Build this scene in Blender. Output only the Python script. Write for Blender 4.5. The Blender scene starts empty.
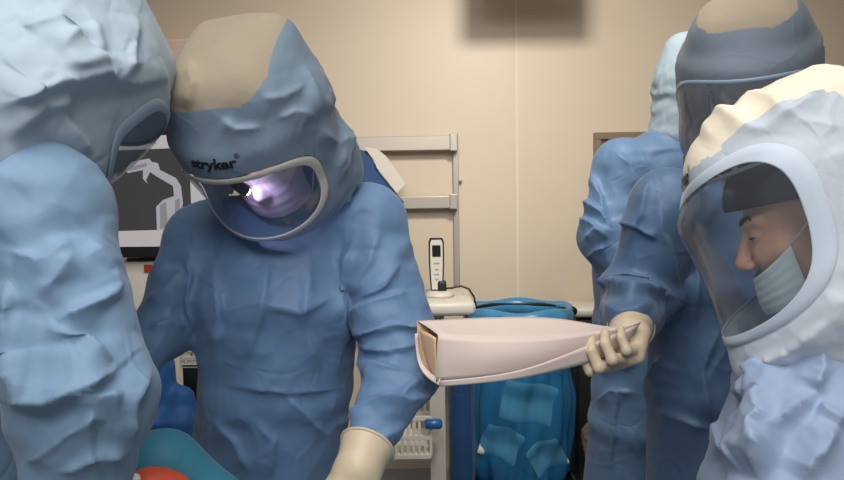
import bpy, bmesh, math
import numpy as np
from mathutils import Matrix, Vector

# ------------------------------------------------------------------ camera, world, lights, exposure
SC = bpy.context.scene
COL = SC.collection
F_PX, CX, CY = 650.0, 422.0, 240.0
CAM = np.array([0.0, 0.0, 1.40])
_p, _r = math.radians(3.52), math.radians(0.9)
FWD = np.array([0.0, math.cos(_p), -math.sin(_p)])
RGT0 = np.array([1.0, 0.0, 0.0])
UP0 = np.cross(RGT0, FWD)
RGT = math.cos(_r) * RGT0 - math.sin(_r) * UP0
UP = math.sin(_r) * RGT0 + math.cos(_r) * UP0
cd = bpy.data.cameras.new('camera')
cd.lens = F_PX / 844 * 36.0
cd.sensor_width = 36.0
cd.clip_start = 0.02
cam = bpy.data.objects.new('camera', cd)
COL.objects.link(cam)
cam.matrix_world = Matrix(((RGT[0], UP[0], -FWD[0], CAM[0]), (RGT[1], UP[1], -FWD[1], CAM[1]),
                           (RGT[2], UP[2], -FWD[2], CAM[2]), (0, 0, 0, 1)))
SC.camera = cam

world = bpy.data.worlds.new('world')
SC.world = world
world.use_nodes = True
world.node_tree.nodes['Background'].inputs[0].default_value = (0.95, 0.96, 1.0, 1)
world.node_tree.nodes['Background'].inputs[1].default_value = 0.32

def area_light(name, loc, target, sx, sy, power, color, spread=180):
    l = bpy.data.lights.new(name, 'AREA')
    l.shape = 'RECTANGLE'; l.size = sx; l.size_y = sy; l.energy = power; l.color = color; l.spread = math.radians(spread)
    o = bpy.data.objects.new(name, l)
    COL.objects.link(o)
    o.location = loc
    o.rotation_euler = (Vector(target) - Vector(loc)).to_track_quat('-Z', 'Y').to_euler()
    return o
area_light('theatre_light', (-0.3, 0.55, 2.78), (-0.2, 1.0, 1.0), 1.0, 0.8, 14, (1.0, 0.97, 0.93), 150)
area_light('theatre_light', (0.0, -0.9, 2.75), (0.05, 1.4, 1.0), 1.4, 0.7, 15, (1.0, 0.97, 0.94), 110)
area_light('theatre_light', (0.42, 1.25, 2.85), (0.35, 3.3, 1.3), 0.35, 0.3, 15.5, (1.0, 0.93, 0.82), 110)
area_light('theatre_light', (0.9, 0.2, 2.80), (0.8, 1.1, 1.1), 0.9, 0.6, 3.5, (1.0, 0.98, 0.95))

SC.view_settings.view_transform = 'Standard'
SC.view_settings.look = 'None'
SC.view_settings.exposure = 0.0
SC.view_settings.gamma = 1.0
SC.view_settings.use_curve_mapping = False

def W(x, y, d):
    """a point of the room seen at pixel (x, y) at depth d metres"""
    return CAM + d * (FWD + (x - CX) / F_PX * RGT + (CY - y) / F_PX * UP)

A3 = lambda *v: np.array(v, dtype=np.float64)

# ------------------------------------------------------------------ scene helpers
def tag(o, label=None, cat=None, group=None, kind=None):
    if label: o['label'] = label
    if cat: o['category'] = cat
    if group: o['group'] = group
    if kind: o['kind'] = kind
    return o

def thing(name, label, cat, loc=(0, 0, 0), group=None):
    o = bpy.data.objects.new(name, None)
    COL.objects.link(o)
    o.location = loc
    o.empty_display_size = 0.05
    return tag(o, label, cat, group)

def link(name, me, mat, parent=None, smooth=True, sub=0, solid=0.0):
    o = bpy.data.objects.new(name, me)
    COL.objects.link(o)
    if mat: me.materials.append(mat)
    if smooth:
        me.polygons.foreach_set('use_smooth', [True] * len(me.polygons))
    if parent:
        o.parent = parent
        if parent.type == 'EMPTY':      # children are built in room coordinates
            o.matrix_parent_inverse = Matrix.Translation(-parent.location)
    if solid:
        m = o.modifiers.new('thick', 'SOLIDIFY'); m.thickness = solid; m.offset = 0
    if sub:
        m = o.modifiers.new('sub', 'SUBSURF'); m.levels = sub; m.render_levels = sub
    return o

def mesh_np(name, V, Fq):
    me = bpy.data.meshes.new(name)
    V = np.asarray(V, dtype=np.float32)
    if isinstance(Fq, np.ndarray):
        n, k = Fq.shape
        me.vertices.add(len(V)); me.vertices.foreach_set('co', V.ravel())
        me.loops.add(n * k); me.loops.foreach_set('vertex_index', Fq.astype(np.int32).ravel())
        me.polygons.add(n)
        me.polygons.foreach_set('loop_start', np.arange(0, n * k, k, dtype=np.int32))
        me.update(calc_edges=True)
        me.validate()
    else:
        me.from_pydata(V.tolist(), [], [list(f) for f in Fq])
        me.update()
    return me

class MB:
    """collects simple shapes into one mesh"""
    def __init__(s): s.bm = bmesh.new()
    def box(s, lo, hi, bev=0.0):
        lo, hi = np.minimum(lo, hi), np.maximum(lo, hi)
        r = bmesh.ops.create_cube(s.bm, size=1.0)
        vs = r['verts']
        for v in vs:
            v.co = Vector([lo[i] + (v.co[i] + 0.5) * (hi[i] - lo[i]) for i in range(3)])
        if bev:
            es = list({e for v in vs for e in v.link_edges})
            bmesh.ops.bevel(s.bm, geom=es, offset=bev, segments=2, affect='EDGES', profile=0.5)
        return s
    def tube(s, pts, r, n=10, caps=True):
        pts = [Vector(p) for p in pts]
        rs = r if isinstance(r, (list, tuple)) else [r] * len(pts)
        rings = []
        prev = None
        for i, p in enumerate(pts):
            t = (pts[min(i + 1, len(pts) - 1)] - pts[max(i - 1, 0)]).normalized()
            if prev is None:
                a = t.orthogonal().normalized()
            else:
                a = (prev - t * prev.dot(t)).normalized()
            prev = a
            b = t.cross(a)
            rings.append([s.bm.verts.new(p + (a * math.cos(k * 2 * math.pi / n) + b * math.sin(k * 2 * math.pi / n)) * rs[i]) for k in range(n)])
        for i in range(len(rings) - 1):
            for k in range(n):
                s.bm.faces.new((rings[i][k], rings[i][(k + 1) % n], rings[i + 1][(k + 1) % n], rings[i + 1][k]))
        if caps:
            s.bm.faces.new(rings[0][::-1]); s.bm.faces.new(rings[-1])
        return s
    def poly(s, pts):
        s.bm.faces.new([s.bm.verts.new(Vector(p)) for p in pts]); return s
    def prism(s, pts, off):
        a = [s.bm.verts.new(Vector(p)) for p in pts]
        b = [s.bm.verts.new(Vector(p) + Vector(off)) for p in pts]
        n = len(a)
        s.bm.faces.new(a); s.bm.faces.new(b[::-1])
        for i in range(n):
            s.bm.faces.new((a[i], b[i], b[(i + 1) % n], a[(i + 1) % n]))
        return s
    def build(s, name, mat, parent=None, smooth=False, sub=0, solid=0.0):
        bmesh.ops.recalc_face_normals(s.bm, faces=s.bm.faces[:])
        me = bpy.data.meshes.new(name)
        s.bm.to_mesh(me); s.bm.free()
        return link(name, me, mat, parent, smooth, sub, solid)

# ------------------------------------------------------------------ materials
def mat_new(name):
    m = bpy.data.materials.new(name)
    m.use_nodes = True
    nt = m.node_tree
    return m, nt, nt.nodes['Principled BSDF']

def principled(name, col, rough=0.5, metal=0.0, spec=0.5, bump=0.0, bscale=80.0, var=0.0, vscale=6.0, emis=None, estr=0.0,
               trans=0.0, sheen=0.0, sss=0.0):
    m, nt, b = mat_new(name)
    b.inputs['Base Color'].default_value = (*col, 1)
    b.inputs['Roughness'].default_value = rough
    b.inputs['Metallic'].default_value = metal
    b.inputs['Specular IOR Level'].default_value = spec
    b.inputs['Transmission Weight'].default_value = trans
    b.inputs['Sheen Weight'].default_value = sheen
    if sss:
        b.inputs['Subsurface Weight'].default_value = sss
        b.inputs['Subsurface Radius'].default_value = (0.01, 0.004, 0.002)
        b.inputs['Subsurface Scale'].default_value = 0.6
    if emis:
        b.inputs['Emission Color'].default_value = (*emis, 1)
        b.inputs['Emission Strength'].default_value = estr
    tc = nt.nodes.new('ShaderNodeTexCoord')
    if var:
        n = nt.nodes.new('ShaderNodeTexNoise'); n.inputs['Scale'].default_value = vscale; n.inputs['Detail'].default_value = 4
        nt.links.new(tc.outputs['Object'], n.inputs['Vector'])
        mr = nt.nodes.new('ShaderNodeMapRange')
        mr.inputs[1].default_value = 0.3; mr.inputs[2].default_value = 0.7
        mr.inputs[3].default_value = 1 - var; mr.inputs[4].default_value = 1 + var
        nt.links.new(n.outputs[0], mr.inputs[0])
        mx = nt.nodes.new('ShaderNodeVectorMath'); mx.operation = 'SCALE'
        mx.inputs[0].default_value = col
        nt.links.new(mr.outputs[0], mx.inputs['Scale'])
        nt.links.new(mx.outputs[0], b.inputs['Base Color'])
    if bump:
        n = nt.nodes.new('ShaderNodeTexNoise'); n.inputs['Scale'].default_value = bscale; n.inputs['Detail'].default_value = 3
        nt.links.new(tc.outputs['Object'], n.inputs['Vector'])
        bp = nt.nodes.new('ShaderNodeBump'); bp.inputs['Strength'].default_value = bump; bp.inputs['Distance'].default_value = 0.002
        nt.links.new(n.outputs[0], bp.inputs['Height']); nt.links.new(bp.outputs[0], b.inputs['Normal'])
    return m

def fabric(name, col, rough=0.55, crease=0.4, cscale=7.0, spec=0.4, thin=0.0):
    """non-woven gown cloth: fine weave and small sharp creases in the bump"""
    m, nt, b = mat_new(name)
    b.inputs['Roughness'].default_value = rough
    b.inputs['Specular IOR Level'].default_value = spec
    b.inputs['Sheen Weight'].default_value = 0.12
    b.inputs['Sheen Roughness'].default_value = 0.5
    tc = nt.nodes.new('ShaderNodeTexCoord')
    n0 = nt.nodes.new('ShaderNodeTexNoise'); n0.inputs['Scale'].default_value = 5.0; n0.inputs['Detail'].default_value = 3
    nt.links.new(tc.outputs['Object'], n0.inputs['Vector'])
    mr = nt.nodes.new('ShaderNodeMapRange')
    mr.inputs[1].default_value = 0.3; mr.inputs[2].default_value = 0.7; mr.inputs[3].default_value = 0.94; mr.inputs[4].default_value = 1.06
    nt.links.new(n0.outputs[0], mr.inputs[0])
    sc = nt.nodes.new('ShaderNodeVectorMath'); sc.operation = 'SCALE'; sc.inputs[0].default_value = col
    nt.links.new(mr.outputs[0], sc.inputs['Scale']); nt.links.new(sc.outputs[0], b.inputs['Base Color'])
    # warped crumple
    nw = nt.nodes.new('ShaderNodeTexNoise'); nw.inputs['Scale'].default_value = 4.0
    nt.links.new(tc.outputs['Object'], nw.inputs['Vector'])
    mad = nt.nodes.new('ShaderNodeVectorMath'); mad.operation = 'MULTIPLY_ADD'
    mad.inputs[1].default_value = (0.25, 0.25, 0.25)
    nt.links.new(nw.outputs['Color'], mad.inputs[0]); nt.links.new(tc.outputs['Object'], mad.inputs[2])
    vo = nt.nodes.new('ShaderNodeTexVoronoi'); vo.feature = 'DISTANCE_TO_EDGE'; vo.inputs['Scale'].default_value = cscale
    nt.links.new(mad.outputs[0], vo.inputs['Vector'])
    mr2 = nt.nodes.new('ShaderNodeMapRange'); mr2.inputs[1].default_value = 0.0; mr2.inputs[2].default_value = 0.07
    nt.links.new(vo.outputs['Distance'], mr2.inputs[0])
    n2 = nt.nodes.new('ShaderNodeTexNoise'); n2.inputs['Scale'].default_value = 30.0; n2.inputs['Detail'].default_value = 5
    nt.links.new(tc.outputs['Object'], n2.inputs['Vector'])
    n3 = nt.nodes.new('ShaderNodeTexNoise'); n3.inputs['Scale'].default_value = 7.0
    nt.links.new(tc.outputs['Object'], n3.inputs['Vector'])
    mr3 = nt.nodes.new('ShaderNodeMapRange'); mr3.inputs[1].default_value = 0.36; mr3.inputs[2].default_value = 0.64
    mr3.inputs[3].default_value = -0.7; mr3.inputs[4].default_value = 0.7
    nt.links.new(n3.outputs[0], mr3.inputs[0])
    ad = nt.nodes.new('ShaderNodeMath'); ad.operation = 'MULTIPLY_ADD'
    nt.links.new(mr2.outputs[0], ad.inputs[0]); nt.links.new(mr3.outputs[0], ad.inputs[1]); nt.links.new(n2.outputs[0], ad.inputs[2])
    bp = nt.nodes.new('ShaderNodeBump'); bp.inputs['Strength'].default_value = crease; bp.inputs['Distance'].default_value = 0.004
    nt.links.new(ad.outputs[0], bp.inputs['Height']); nt.links.new(bp.outputs[0], b.inputs['Normal'])
    if thin:
        tl = nt.nodes.new('ShaderNodeBsdfTranslucent'); tl.inputs[0].default_value = (*col, 1)
        mx = nt.nodes.new('ShaderNodeMixShader'); mx.inputs[0].default_value = thin
        nt.links.new(b.outputs[0], mx.inputs[1]); nt.links.new(tl.outputs[0], mx.inputs[2])
        nt.links.new(mx.outputs[0], nt.nodes['Material Output'].inputs[0])
    return m

def clear(name, tint=(0.9, 0.95, 1.0), gloss=0.08, rough=0.05, haze=0.0):
    """thin clear plastic: see-through with reflections and a little haze"""
    m = bpy.data.materials.new(name); m.use_nodes = True
    nt = m.node_tree; nt.nodes.clear()
    out = nt.nodes.new('ShaderNodeOutputMaterial')
    t = nt.nodes.new('ShaderNodeBsdfTransparent'); t.inputs[0].default_value = (*tint, 1)
    g = nt.nodes.new('ShaderNodeBsdfGlossy'); g.inputs['Roughness'].default_value = rough
    d = nt.nodes.new('ShaderNodeBsdfDiffuse'); d.inputs[0].default_value = (0.6, 0.68, 0.78, 1)
    lw = nt.nodes.new('ShaderNodeLayerWeight'); lw.inputs[0].default_value = 0.25
    mm = nt.nodes.new('ShaderNodeMath'); mm.operation = 'MULTIPLY_ADD'; mm.inputs[1].default_value = 0.5; mm.inputs[2].default_value = gloss
    nt.links.new(lw.outputs['Fresnel'], mm.inputs[0])
    m1 = nt.nodes.new('ShaderNodeMixShader'); m1.inputs[0].default_value = haze
    m2 = nt.nodes.new('ShaderNodeMixShader')
    nt.links.new(t.outputs[0], m1.inputs[1]); nt.links.new(d.outputs[0], m1.inputs[2])
    nt.links.new(mm.outputs[0], m2.inputs[0]); nt.links.new(m1.outputs[0], m2.inputs[1]); nt.links.new(g.outputs[0], m2.inputs[2])
    nt.links.new(m2.outputs[0], out.inputs[0])
    return m

M = {}
M['wall'] = principled('wall_paint', (0.73, 0.62, 0.485), 0.45, var=0.02, vscale=1.5, bump=0.05, bscale=60)
M['seam'] = principled('seam_sealant', (0.82, 0.73, 0.58), 0.5)
M['floor'] = principled('floor_vinyl', (0.30, 0.32, 0.33), 0.35, var=0.06, vscale=3)
M['ceil'] = principled('ceiling_paint', (0.60, 0.55, 0.48), 0.7)
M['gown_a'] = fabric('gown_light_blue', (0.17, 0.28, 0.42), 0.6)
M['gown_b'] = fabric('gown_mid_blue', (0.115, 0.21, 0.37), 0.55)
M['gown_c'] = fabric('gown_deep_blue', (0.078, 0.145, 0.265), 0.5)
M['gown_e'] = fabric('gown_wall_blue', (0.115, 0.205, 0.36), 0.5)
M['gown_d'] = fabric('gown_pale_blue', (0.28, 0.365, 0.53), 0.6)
M['hood_a'] = fabric('hood_pale_blue', (0.42, 0.535, 0.63), 0.6, 0.4, 9, thin=.22)
M['hood_b'] = fabric('hood_grey_blue', (0.215, 0.30, 0.40), 0.6, 0.3, 9, thin=.3)
M['hood_c'] = fabric('hood_dusk_blue', (0.195, 0.245, 0.31), 0.6, 0.3, 9, thin=.3)
M['hood_d'] = fabric('hood_white_blue', (0.64, 0.71, 0.80), 0.6, 0.45, 10, thin=.22)
M['panel'] = fabric('filter_fabric_shaded', (0.29, 0.245, 0.185), 0.75, 0.2, 8, 0.1)  # pale panel cloth of the shaded hoods, with the shade put into its tan
M['panel_d'] = fabric('filter_fabric_cream', (0.85, 0.77, 0.62), 0.75, 0.3, 8, 0.1)
M['frame'] = principled('visor_frame_plastic', (0.52, 0.50, 0.46), 0.4)
M['frame_a'] = fabric('visor_border_blue', (0.24, 0.33, 0.43), 0.5, 0.05)
M['frame_d'] = fabric('visor_border_tape', (0.52, 0.60, 0.70), 0.5, 0.05)
M['visor'] = clear('visor_clear', (0.90, 0.94, 0.98), 0.05, 0.12, 0.055)
M['visor_hazy'] = clear('visor_hazy', (0.92, 0.95, 0.98), 0.08, 0.12, 0.22)
M['ink'] = principled('logo_ink', (0.01, 0.012, 0.02), 0.5)
M['skin'] = principled('skin_light', (0.80, 0.43, 0.28), 0.5, sss=0.15, var=0.05, vscale=40, bump=0.1, bscale=200)
M['skin_c'] = principled('skin_brown', (0.16, 0.065, 0.04), 0.5, sss=0.1)
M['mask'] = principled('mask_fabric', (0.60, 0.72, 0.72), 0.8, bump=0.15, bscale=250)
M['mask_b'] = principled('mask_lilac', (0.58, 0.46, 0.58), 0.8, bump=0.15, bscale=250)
M['loop'] = principled('ear_loop_elastic', (0.75, 0.75, 0.72), 0.8)
M['cap'] = principled('cap_cloth', (0.012, 0.016, 0.030), 0.75, bump=0.2, bscale=120)
M['helmet'] = principled('helmet_plastic', (0.62, 0.60, 0.55), 0.45)
M['black'] = principled('black_plastic', (0.012, 0.012, 0.013), 0.45)
M['eye'] = principled('eye_white', (0.55, 0.5, 0.47), 0.25)
M['iris'] = principled('iris_dark', (0.02, 0.012, 0.008), 0.2)
M['brow'] = principled('brow_hair', (0.02, 0.012, 0.008), 0.8)
M['glove'] = principled('latex_glove', (0.60, 0.50, 0.36), 0.45, sss=0.1, var=0.04, vscale=25, bump=0.25, bscale=60)
M['shoe'] = principled('clog_rubber', (0.05, 0.06, 0.08), 0.6)
M['white'] = principled('white_enamel', (0.72, 0.68, 0.60), 0.4)
M['metal'] = principled('rail_metal', (0.50, 0.46, 0.40), 0.38, metal=0.35)
M['steel'] = principled('steel', (0.55, 0.53, 0.5), 0.3, metal=0.9)
M['paper'] = principled('packet_paper', (0.70, 0.58, 0.53), 0.7, bump=0.25, bscale=30, var=0.02)
M['paper_in'] = principled('packet_lining', (0.80, 0.55, 0.34), 0.7)
M['towel'] = principled('white_towel', (0.82, 0.77, 0.68), 0.85, bump=0.2, bscale=300)
M['drape'] = fabric('drape_blue', (0.02, 0.12, 0.36), 0.6)
M['teal'] = fabric('drape_teal', (0.035, 0.20, 0.30), 0.6)
M['red'] = principled('orange_red_cloth', (0.62, 0.085, 0.035), 0.55, var=0.15, vscale=12)
M['bagrim'] = principled('bag_rim_film', (0.07, 0.30, 0.55), 0.25, bump=0.5, bscale=25)
M['bundle'] = fabric('bundle_blue', (0.03, 0.09, 0.26), 0.6)
M['trolley'] = principled('trolley_paint', (0.55, 0.52, 0.47), 0.4)
M['bluegrip'] = principled('blue_grip', (0.02, 0.12, 0.38), 0.3)
M['sack'] = fabric('sack_navy', (0.015, 0.06, 0.17), 0.4)
M['wrapper'] = principled('wrapper_film', (0.22, 0.17, 0.13), 0.2)
M['redbadge'] = principled('badge_red', (0.45, 0.03, 0.015), 0.4)
M['cab'] = principled('cabinet_cream', (0.85, 0.74, 0.52), 0.5)
M['cab2'] = principled('cabinet_pink', (0.80, 0.62, 0.52), 0.5)
M['brown_metal'] = principled('brown_metal', (0.26, 0.19, 0.125), 0.45)
M['dimglass'] = principled('panel_grey', (0.16, 0.12, 0.08), 0.3)
M['screen_black'] = principled('bezel_black', (0.006, 0.006, 0.007), 0.35)

# ------------------------------------------------------------------ signed distance shapes, surface nets, cloth wrinkles
def smin(a, b, k):
    if k <= 0: return np.minimum(a, b)
    h = np.clip(0.5 + 0.5 * (b - a) / k, 0, 1)
    return b * (1 - h) + a * h - k * h * (1 - h)

def sd(pr, P):
    t = pr['t']
    if t == 'rc':            # tapered capsule
        a, b = pr['a'], pr['b']
        ab = b - a
        s = np.clip(((P - a) @ ab) / max(ab @ ab, 1e-9), 0, 1)
        r = pr['ra'] + (pr['rb'] - pr['ra']) * s
        return np.linalg.norm(P - a - s[:, None] * ab, axis=1) - r
    if t == 'el':            # ellipsoid, optional rotation rows R
        q = P - pr['c']
        if 'R' in pr: q = q @ pr['R'].T
        r = pr['r']
        k0 = np.linalg.norm(q / r, axis=1); k1 = np.linalg.norm(q / (r * r), axis=1)
        return k0 * (k0 - 1) / np.maximum(k1, 1e-6)
    if t == 'ec':            # elliptical tapered body between two centres
        a, b = pr['a'], pr['b']
        ab = b - a; L = np.linalg.norm(ab); ax = ab / L
        s0 = (P - a) @ ax
        s = np.clip(s0 / L, 0, 1)
        u = pr['u'] - ax * (pr['u'] @ ax); u = u / np.linalg.norm(u)
        v = np.cross(ax, u)
        q = P - a - (s * L)[:, None] * ax
        wu = pr['wa'][0] + (pr['wb'][0] - pr['wa'][0]) * s
        wv = pr['wa'][1] + (pr['wb'][1] - pr['wa'][1]) * s
        w = q @ ax
        mn = np.minimum(wu, wv)
        return (np.sqrt(((q @ u) / wu) ** 2 + ((q @ v) / wv) ** 2 + (w / (pr.get('cap', 0.8) * mn)) ** 2) - 1) * mn
    if t == 'rb':            # rounded box
        q = P - pr['c']
        if 'R' in pr: q = q @ pr['R'].T
        q = np.abs(q) - (pr['h'] - pr['r'])
        return np.linalg.norm(np.maximum(q, 0), axis=1) + np.minimum(q.max(axis=1), 0) - pr['r']
    raise ValueError(t)

def sdf(prims, P):
    d = None
    for pr in prims:
        e = sd(pr, P)
        if pr.get('sub'):
            d = -smin(-d, e, pr.get('k', 0.01))
        else:
            d = e if d is None else smin(d, e, pr.get('k', 0.02))
    return d

def bounds(prims):
    lo, hi = np.full(3, 1e9), np.full(3, -1e9)
    for pr in prims:
        if pr.get('sub'): continue
        if pr['t'] == 'rc': pts = [(pr['a'], pr['ra']), (pr['b'], pr['rb'])]
        elif pr['t'] == 'ec': pts = [(pr['a'], max(pr['wa'])), (pr['b'], max(pr['wb']))]
        elif pr['t'] == 'el': pts = [(pr['c'], max(pr['r']))]
        else: pts = [(pr['c'], np.linalg.norm(pr['h']))]
        for c, r in pts:
            lo = np.minimum(lo, c - r); hi = np.maximum(hi, c + r)
    return lo, hi

def surface_nets(prims, h, pad=2):
    lo, hi = bounds(prims)
    lo = lo - pad * h
    n = np.ceil((hi - lo) / h).astype(int) + pad + 1
    gx, gy, gz = [lo[i] + h * np.arange(n[i]) for i in range(3)]
    Fv = np.empty(tuple(n), dtype=np.float64)
    step = max(1, int(400000 / (n[1] * n[2])))
    for i in range(0, n[0], step):
        X, Y, Z = np.meshgrid(gx[i:i + step], gy, gz, indexing='ij')
        Fv[i:i + step] = sdf(prims, np.stack([X.ravel(), Y.ravel(), Z.ravel()], 1)).reshape(X.shape)
    S = Fv < 0
    c = np.zeros((n[0] - 1, n[1] - 1, n[2] - 1), dtype=np.int32)
    for dx in (0, 1):
        for dy in (0, 1):
            for dz in (0, 1):
                c += S[dx:n[0] - 1 + dx, dy:n[1] - 1 + dy, dz:n[2] - 1 + dz]
    act = (c > 0) & (c < 8)
    idx = -np.ones(act.shape, dtype=np.int64)
    cells = np.argwhere(act)
    idx[act] = np.arange(len(cells))
    acc = np.zeros((len(cells), 3)); cnt = np.zeros(len(cells))
    corners = [(0, 0, 0), (1, 0, 0), (0, 1, 0), (1, 1, 0), (0, 0, 1), (1, 0, 1), (0, 1, 1), (1, 1, 1)]
    for a in corners:
        for ax in range(3):
            if a[ax]: continue
            b = list(a); b[ax] = 1
            fa = Fv[cells[:, 0] + a[0], cells[:, 1] + a[1], cells[:, 2] + a[2]]
            fb = Fv[cells[:, 0] + b[0], cells[:, 1] + b[1], cells[:, 2] + b[2]]
            m = (fa < 0) != (fb < 0)
            t = fa[m] / (fa[m] - fb[m])
            p = np.tile(np.array(a, float), (m.sum(), 1)); p[:, ax] += t
            acc[m] += p; cnt[m] += 1
    V = lo + h * (cells + acc / np.maximum(cnt, 1)[:, None])
    quads = []
    for ax in range(3):
        sl0 = [slice(None)] * 3; sl1 = [slice(None)] * 3
        sl0[ax] = slice(0, n[ax] - 1); sl1[ax] = slice(1, n[ax])
        s0, s1 = S[tuple(sl0)], S[tuple(sl1)]
        e = np.argwhere(s0 != s1)
        o1, o2 = [(1, 2), (2, 0), (0, 1)][ax]
        ok = (e[:, o1] > 0) & (e[:, o2] > 0) & (e[:, o1] < n[o1] - 1) & (e[:, o2] < n[o2] - 1)
        e = e[ok]
        flip = s0[e[:, 0], e[:, 1], e[:, 2]]
        def ix(d1, d2):
            q = e.copy(); q[:, o1] -= d1; q[:, o2] -= d2
            return idx[q[:, 0], q[:, 1], q[:, 2]]
        Q = np.stack([ix(1, 1), ix(0, 1), ix(0, 0), ix(1, 0)], 1)
        Q[~flip] = Q[~flip][:, ::-1]
        quads.append(Q)
    return V, np.concatenate(quads)

def vnoise(P, scale, seed=0):
    """smooth 3-D value noise in -1..1"""
    Q = P * scale + seed * 17.31
    i = np.floor(Q).astype(np.int64); f = Q - i
    f = f * f * (3 - 2 * f)
    def hsh(a):
        v = (a[:, 0] * 73856093) ^ (a[:, 1] * 19349663) ^ (a[:, 2] * 83492791) ^ (seed * 2654435)
        v = (v ^ (v >> 13)) * 1274126177
        return ((v ^ (v >> 16)) & 0xFFFF) / 32767.5 - 1
    r = 0
    for dx in (0, 1):
        for dy in (0, 1):
            for dz in (0, 1):
                w = (f[:, 0] if dx else 1 - f[:, 0]) * (f[:, 1] if dy else 1 - f[:, 1]) * (f[:, 2] if dz else 1 - f[:, 2])
                r = r + w * hsh(i + np.array([dx, dy, dz]))
    return r

def vnormals(V, Q):
    n = np.cross(V[Q[:, 2]] - V[Q[:, 0]], V[Q[:, 3]] - V[Q[:, 1]])
    N = np.stack([np.bincount(Q.ravel(), np.repeat(n[:, k], 4), len(V)) for k in range(3)], 1)
    return N / np.maximum(np.linalg.norm(N, axis=1), 1e-12)[:, None]

def cloth(V, Q, axis, s_ax, s_pe, goal, iters=120, seed=1, nscale=7.0, smooth=0.25, amp=0.006, sag=0.0):
    """wrinkles the skin V,Q: its threads are given more length than the shape has room for, and it is relaxed until it buckles"""
    n = len(V)
    E = np.concatenate([Q[:, [0, 1]], Q[:, [1, 2]], Q[:, [2, 3]], Q[:, [3, 0]]])
    E = np.unique(np.sort(E, 1), axis=0)
    D = np.concatenate([Q[:, [0, 2]], Q[:, [1, 3]]])
    A = np.concatenate([E, D])
    stiff = np.concatenate([np.ones(len(E)), 0.6 * np.ones(len(D))])
    d = V[A[:, 1]] - V[A[:, 0]]; L0 = np.linalg.norm(d, axis=1)
    ca = np.abs((d * axis[A[:, 0]]).sum(1)) / np.maximum(L0, 1e-9)
    mod = np.clip(1.0 + 1.1 * vnoise(V, nscale * 0.45, seed + 5), 0.05, 2.2)
    g = (s_ax[A[:, 0]] * ca ** 2 + s_pe[A[:, 0]] * (1 - ca ** 2)) * mod[A[:, 0]]
    L = L0 * (1 + g)
    N = vnormals(V, Q)
    X = V + N * ((vnoise(V, nscale, seed) + 0.6 * vnoise(V, nscale * 2.3, seed + 1) + 0.4 * vnoise(V, nscale * 5, seed + 2)) * amp * np.clip(1 - goal * 2, 0, 1))[:, None]
    deg = np.bincount(A.ravel(), np.repeat(stiff, 2), n)
    degE = np.bincount(E.ravel(), minlength=n)
    vel = np.zeros_like(X)
    G = goal[:, None]
    for it in range(iters):
        vel *= 0.55
        X0 = X
        Y = X + vel
        Y = Y + (V - Y) * G
        if sag: Y[:, 2] -= sag * (1 - np.clip(goal * 4, 0, 1))
        for _ in range(2):
            dd = Y[A[:, 1]] - Y[A[:, 0]]
            l = np.linalg.norm(dd, axis=1)
            c = dd * (0.5 * stiff * (l - L) / np.maximum(l, 1e-9))[:, None]
            for k in range(3):
                Y[:, k] += 1.5 * (np.bincount(A[:, 0], c[:, k], n) - np.bincount(A[:, 1], c[:, k], n)) / np.maximum(deg, 1)
        if smooth:
            R = Y - V
            av = np.stack([np.bincount(E[:, 0], R[E[:, 1], k], n) + np.bincount(E[:, 1], R[E[:, 0], k], n) for k in range(3)], 1) / np.maximum(degE, 1)[:, None]
            lap = av - R
            lap2 = np.stack([np.bincount(E[:, 0], lap[E[:, 1], k], n) + np.bincount(E[:, 1], lap[E[:, 0], k], n) for k in range(3)], 1) / np.maximum(degE, 1)[:, None] - lap
            Y -= smooth * lap2 * (1 - np.clip(goal, 0, 1))[:, None]
        vel = Y - X0
        vel = np.clip(vel, -0.004, 0.004)
        X = Y
    return X

def subdiv(V, Q):
    me = mesh_np('tmp', V, Q)
    ob = bpy.data.objects.new('tmp', me); COL.objects.link(ob)
    m = ob.modifiers.new('s', 'SUBSURF'); m.levels = 1
    dg = bpy.context.evaluated_depsgraph_get(); dg.update()
    ev = ob.evaluated_get(dg).to_mesh()
    n = len(ev.vertices); v2 = np.empty(n * 3, dtype=np.float32); ev.vertices.foreach_get('co', v2)
    q2 = np.empty(len(ev.polygons) * 4, dtype=np.int32); ev.loops.foreach_get('vertex_index', q2)
    ob.evaluated_get(dg).to_mesh_clear()
    bpy.data.objects.remove(ob); bpy.data.meshes.remove(me)
    return v2.reshape(-1, 3).astype(np.float64), q2.reshape(-1, 4)

def perp_turn(V, Q, ax, seed, amt, scale):
    """turn the fold direction about the surface normal by a slowly changing angle"""
    N = vnormals(V, Q)
    t = np.cross(N, ax); t /= np.maximum(np.linalg.norm(t, axis=1), 1e-6)[:, None]
    a = amt * vnoise(V, scale, seed)
    r = ax * np.cos(a)[:, None] + t * np.sin(a)[:, None]
    return r / np.maximum(np.linalg.norm(r, axis=1), 1e-6)[:, None]

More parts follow.
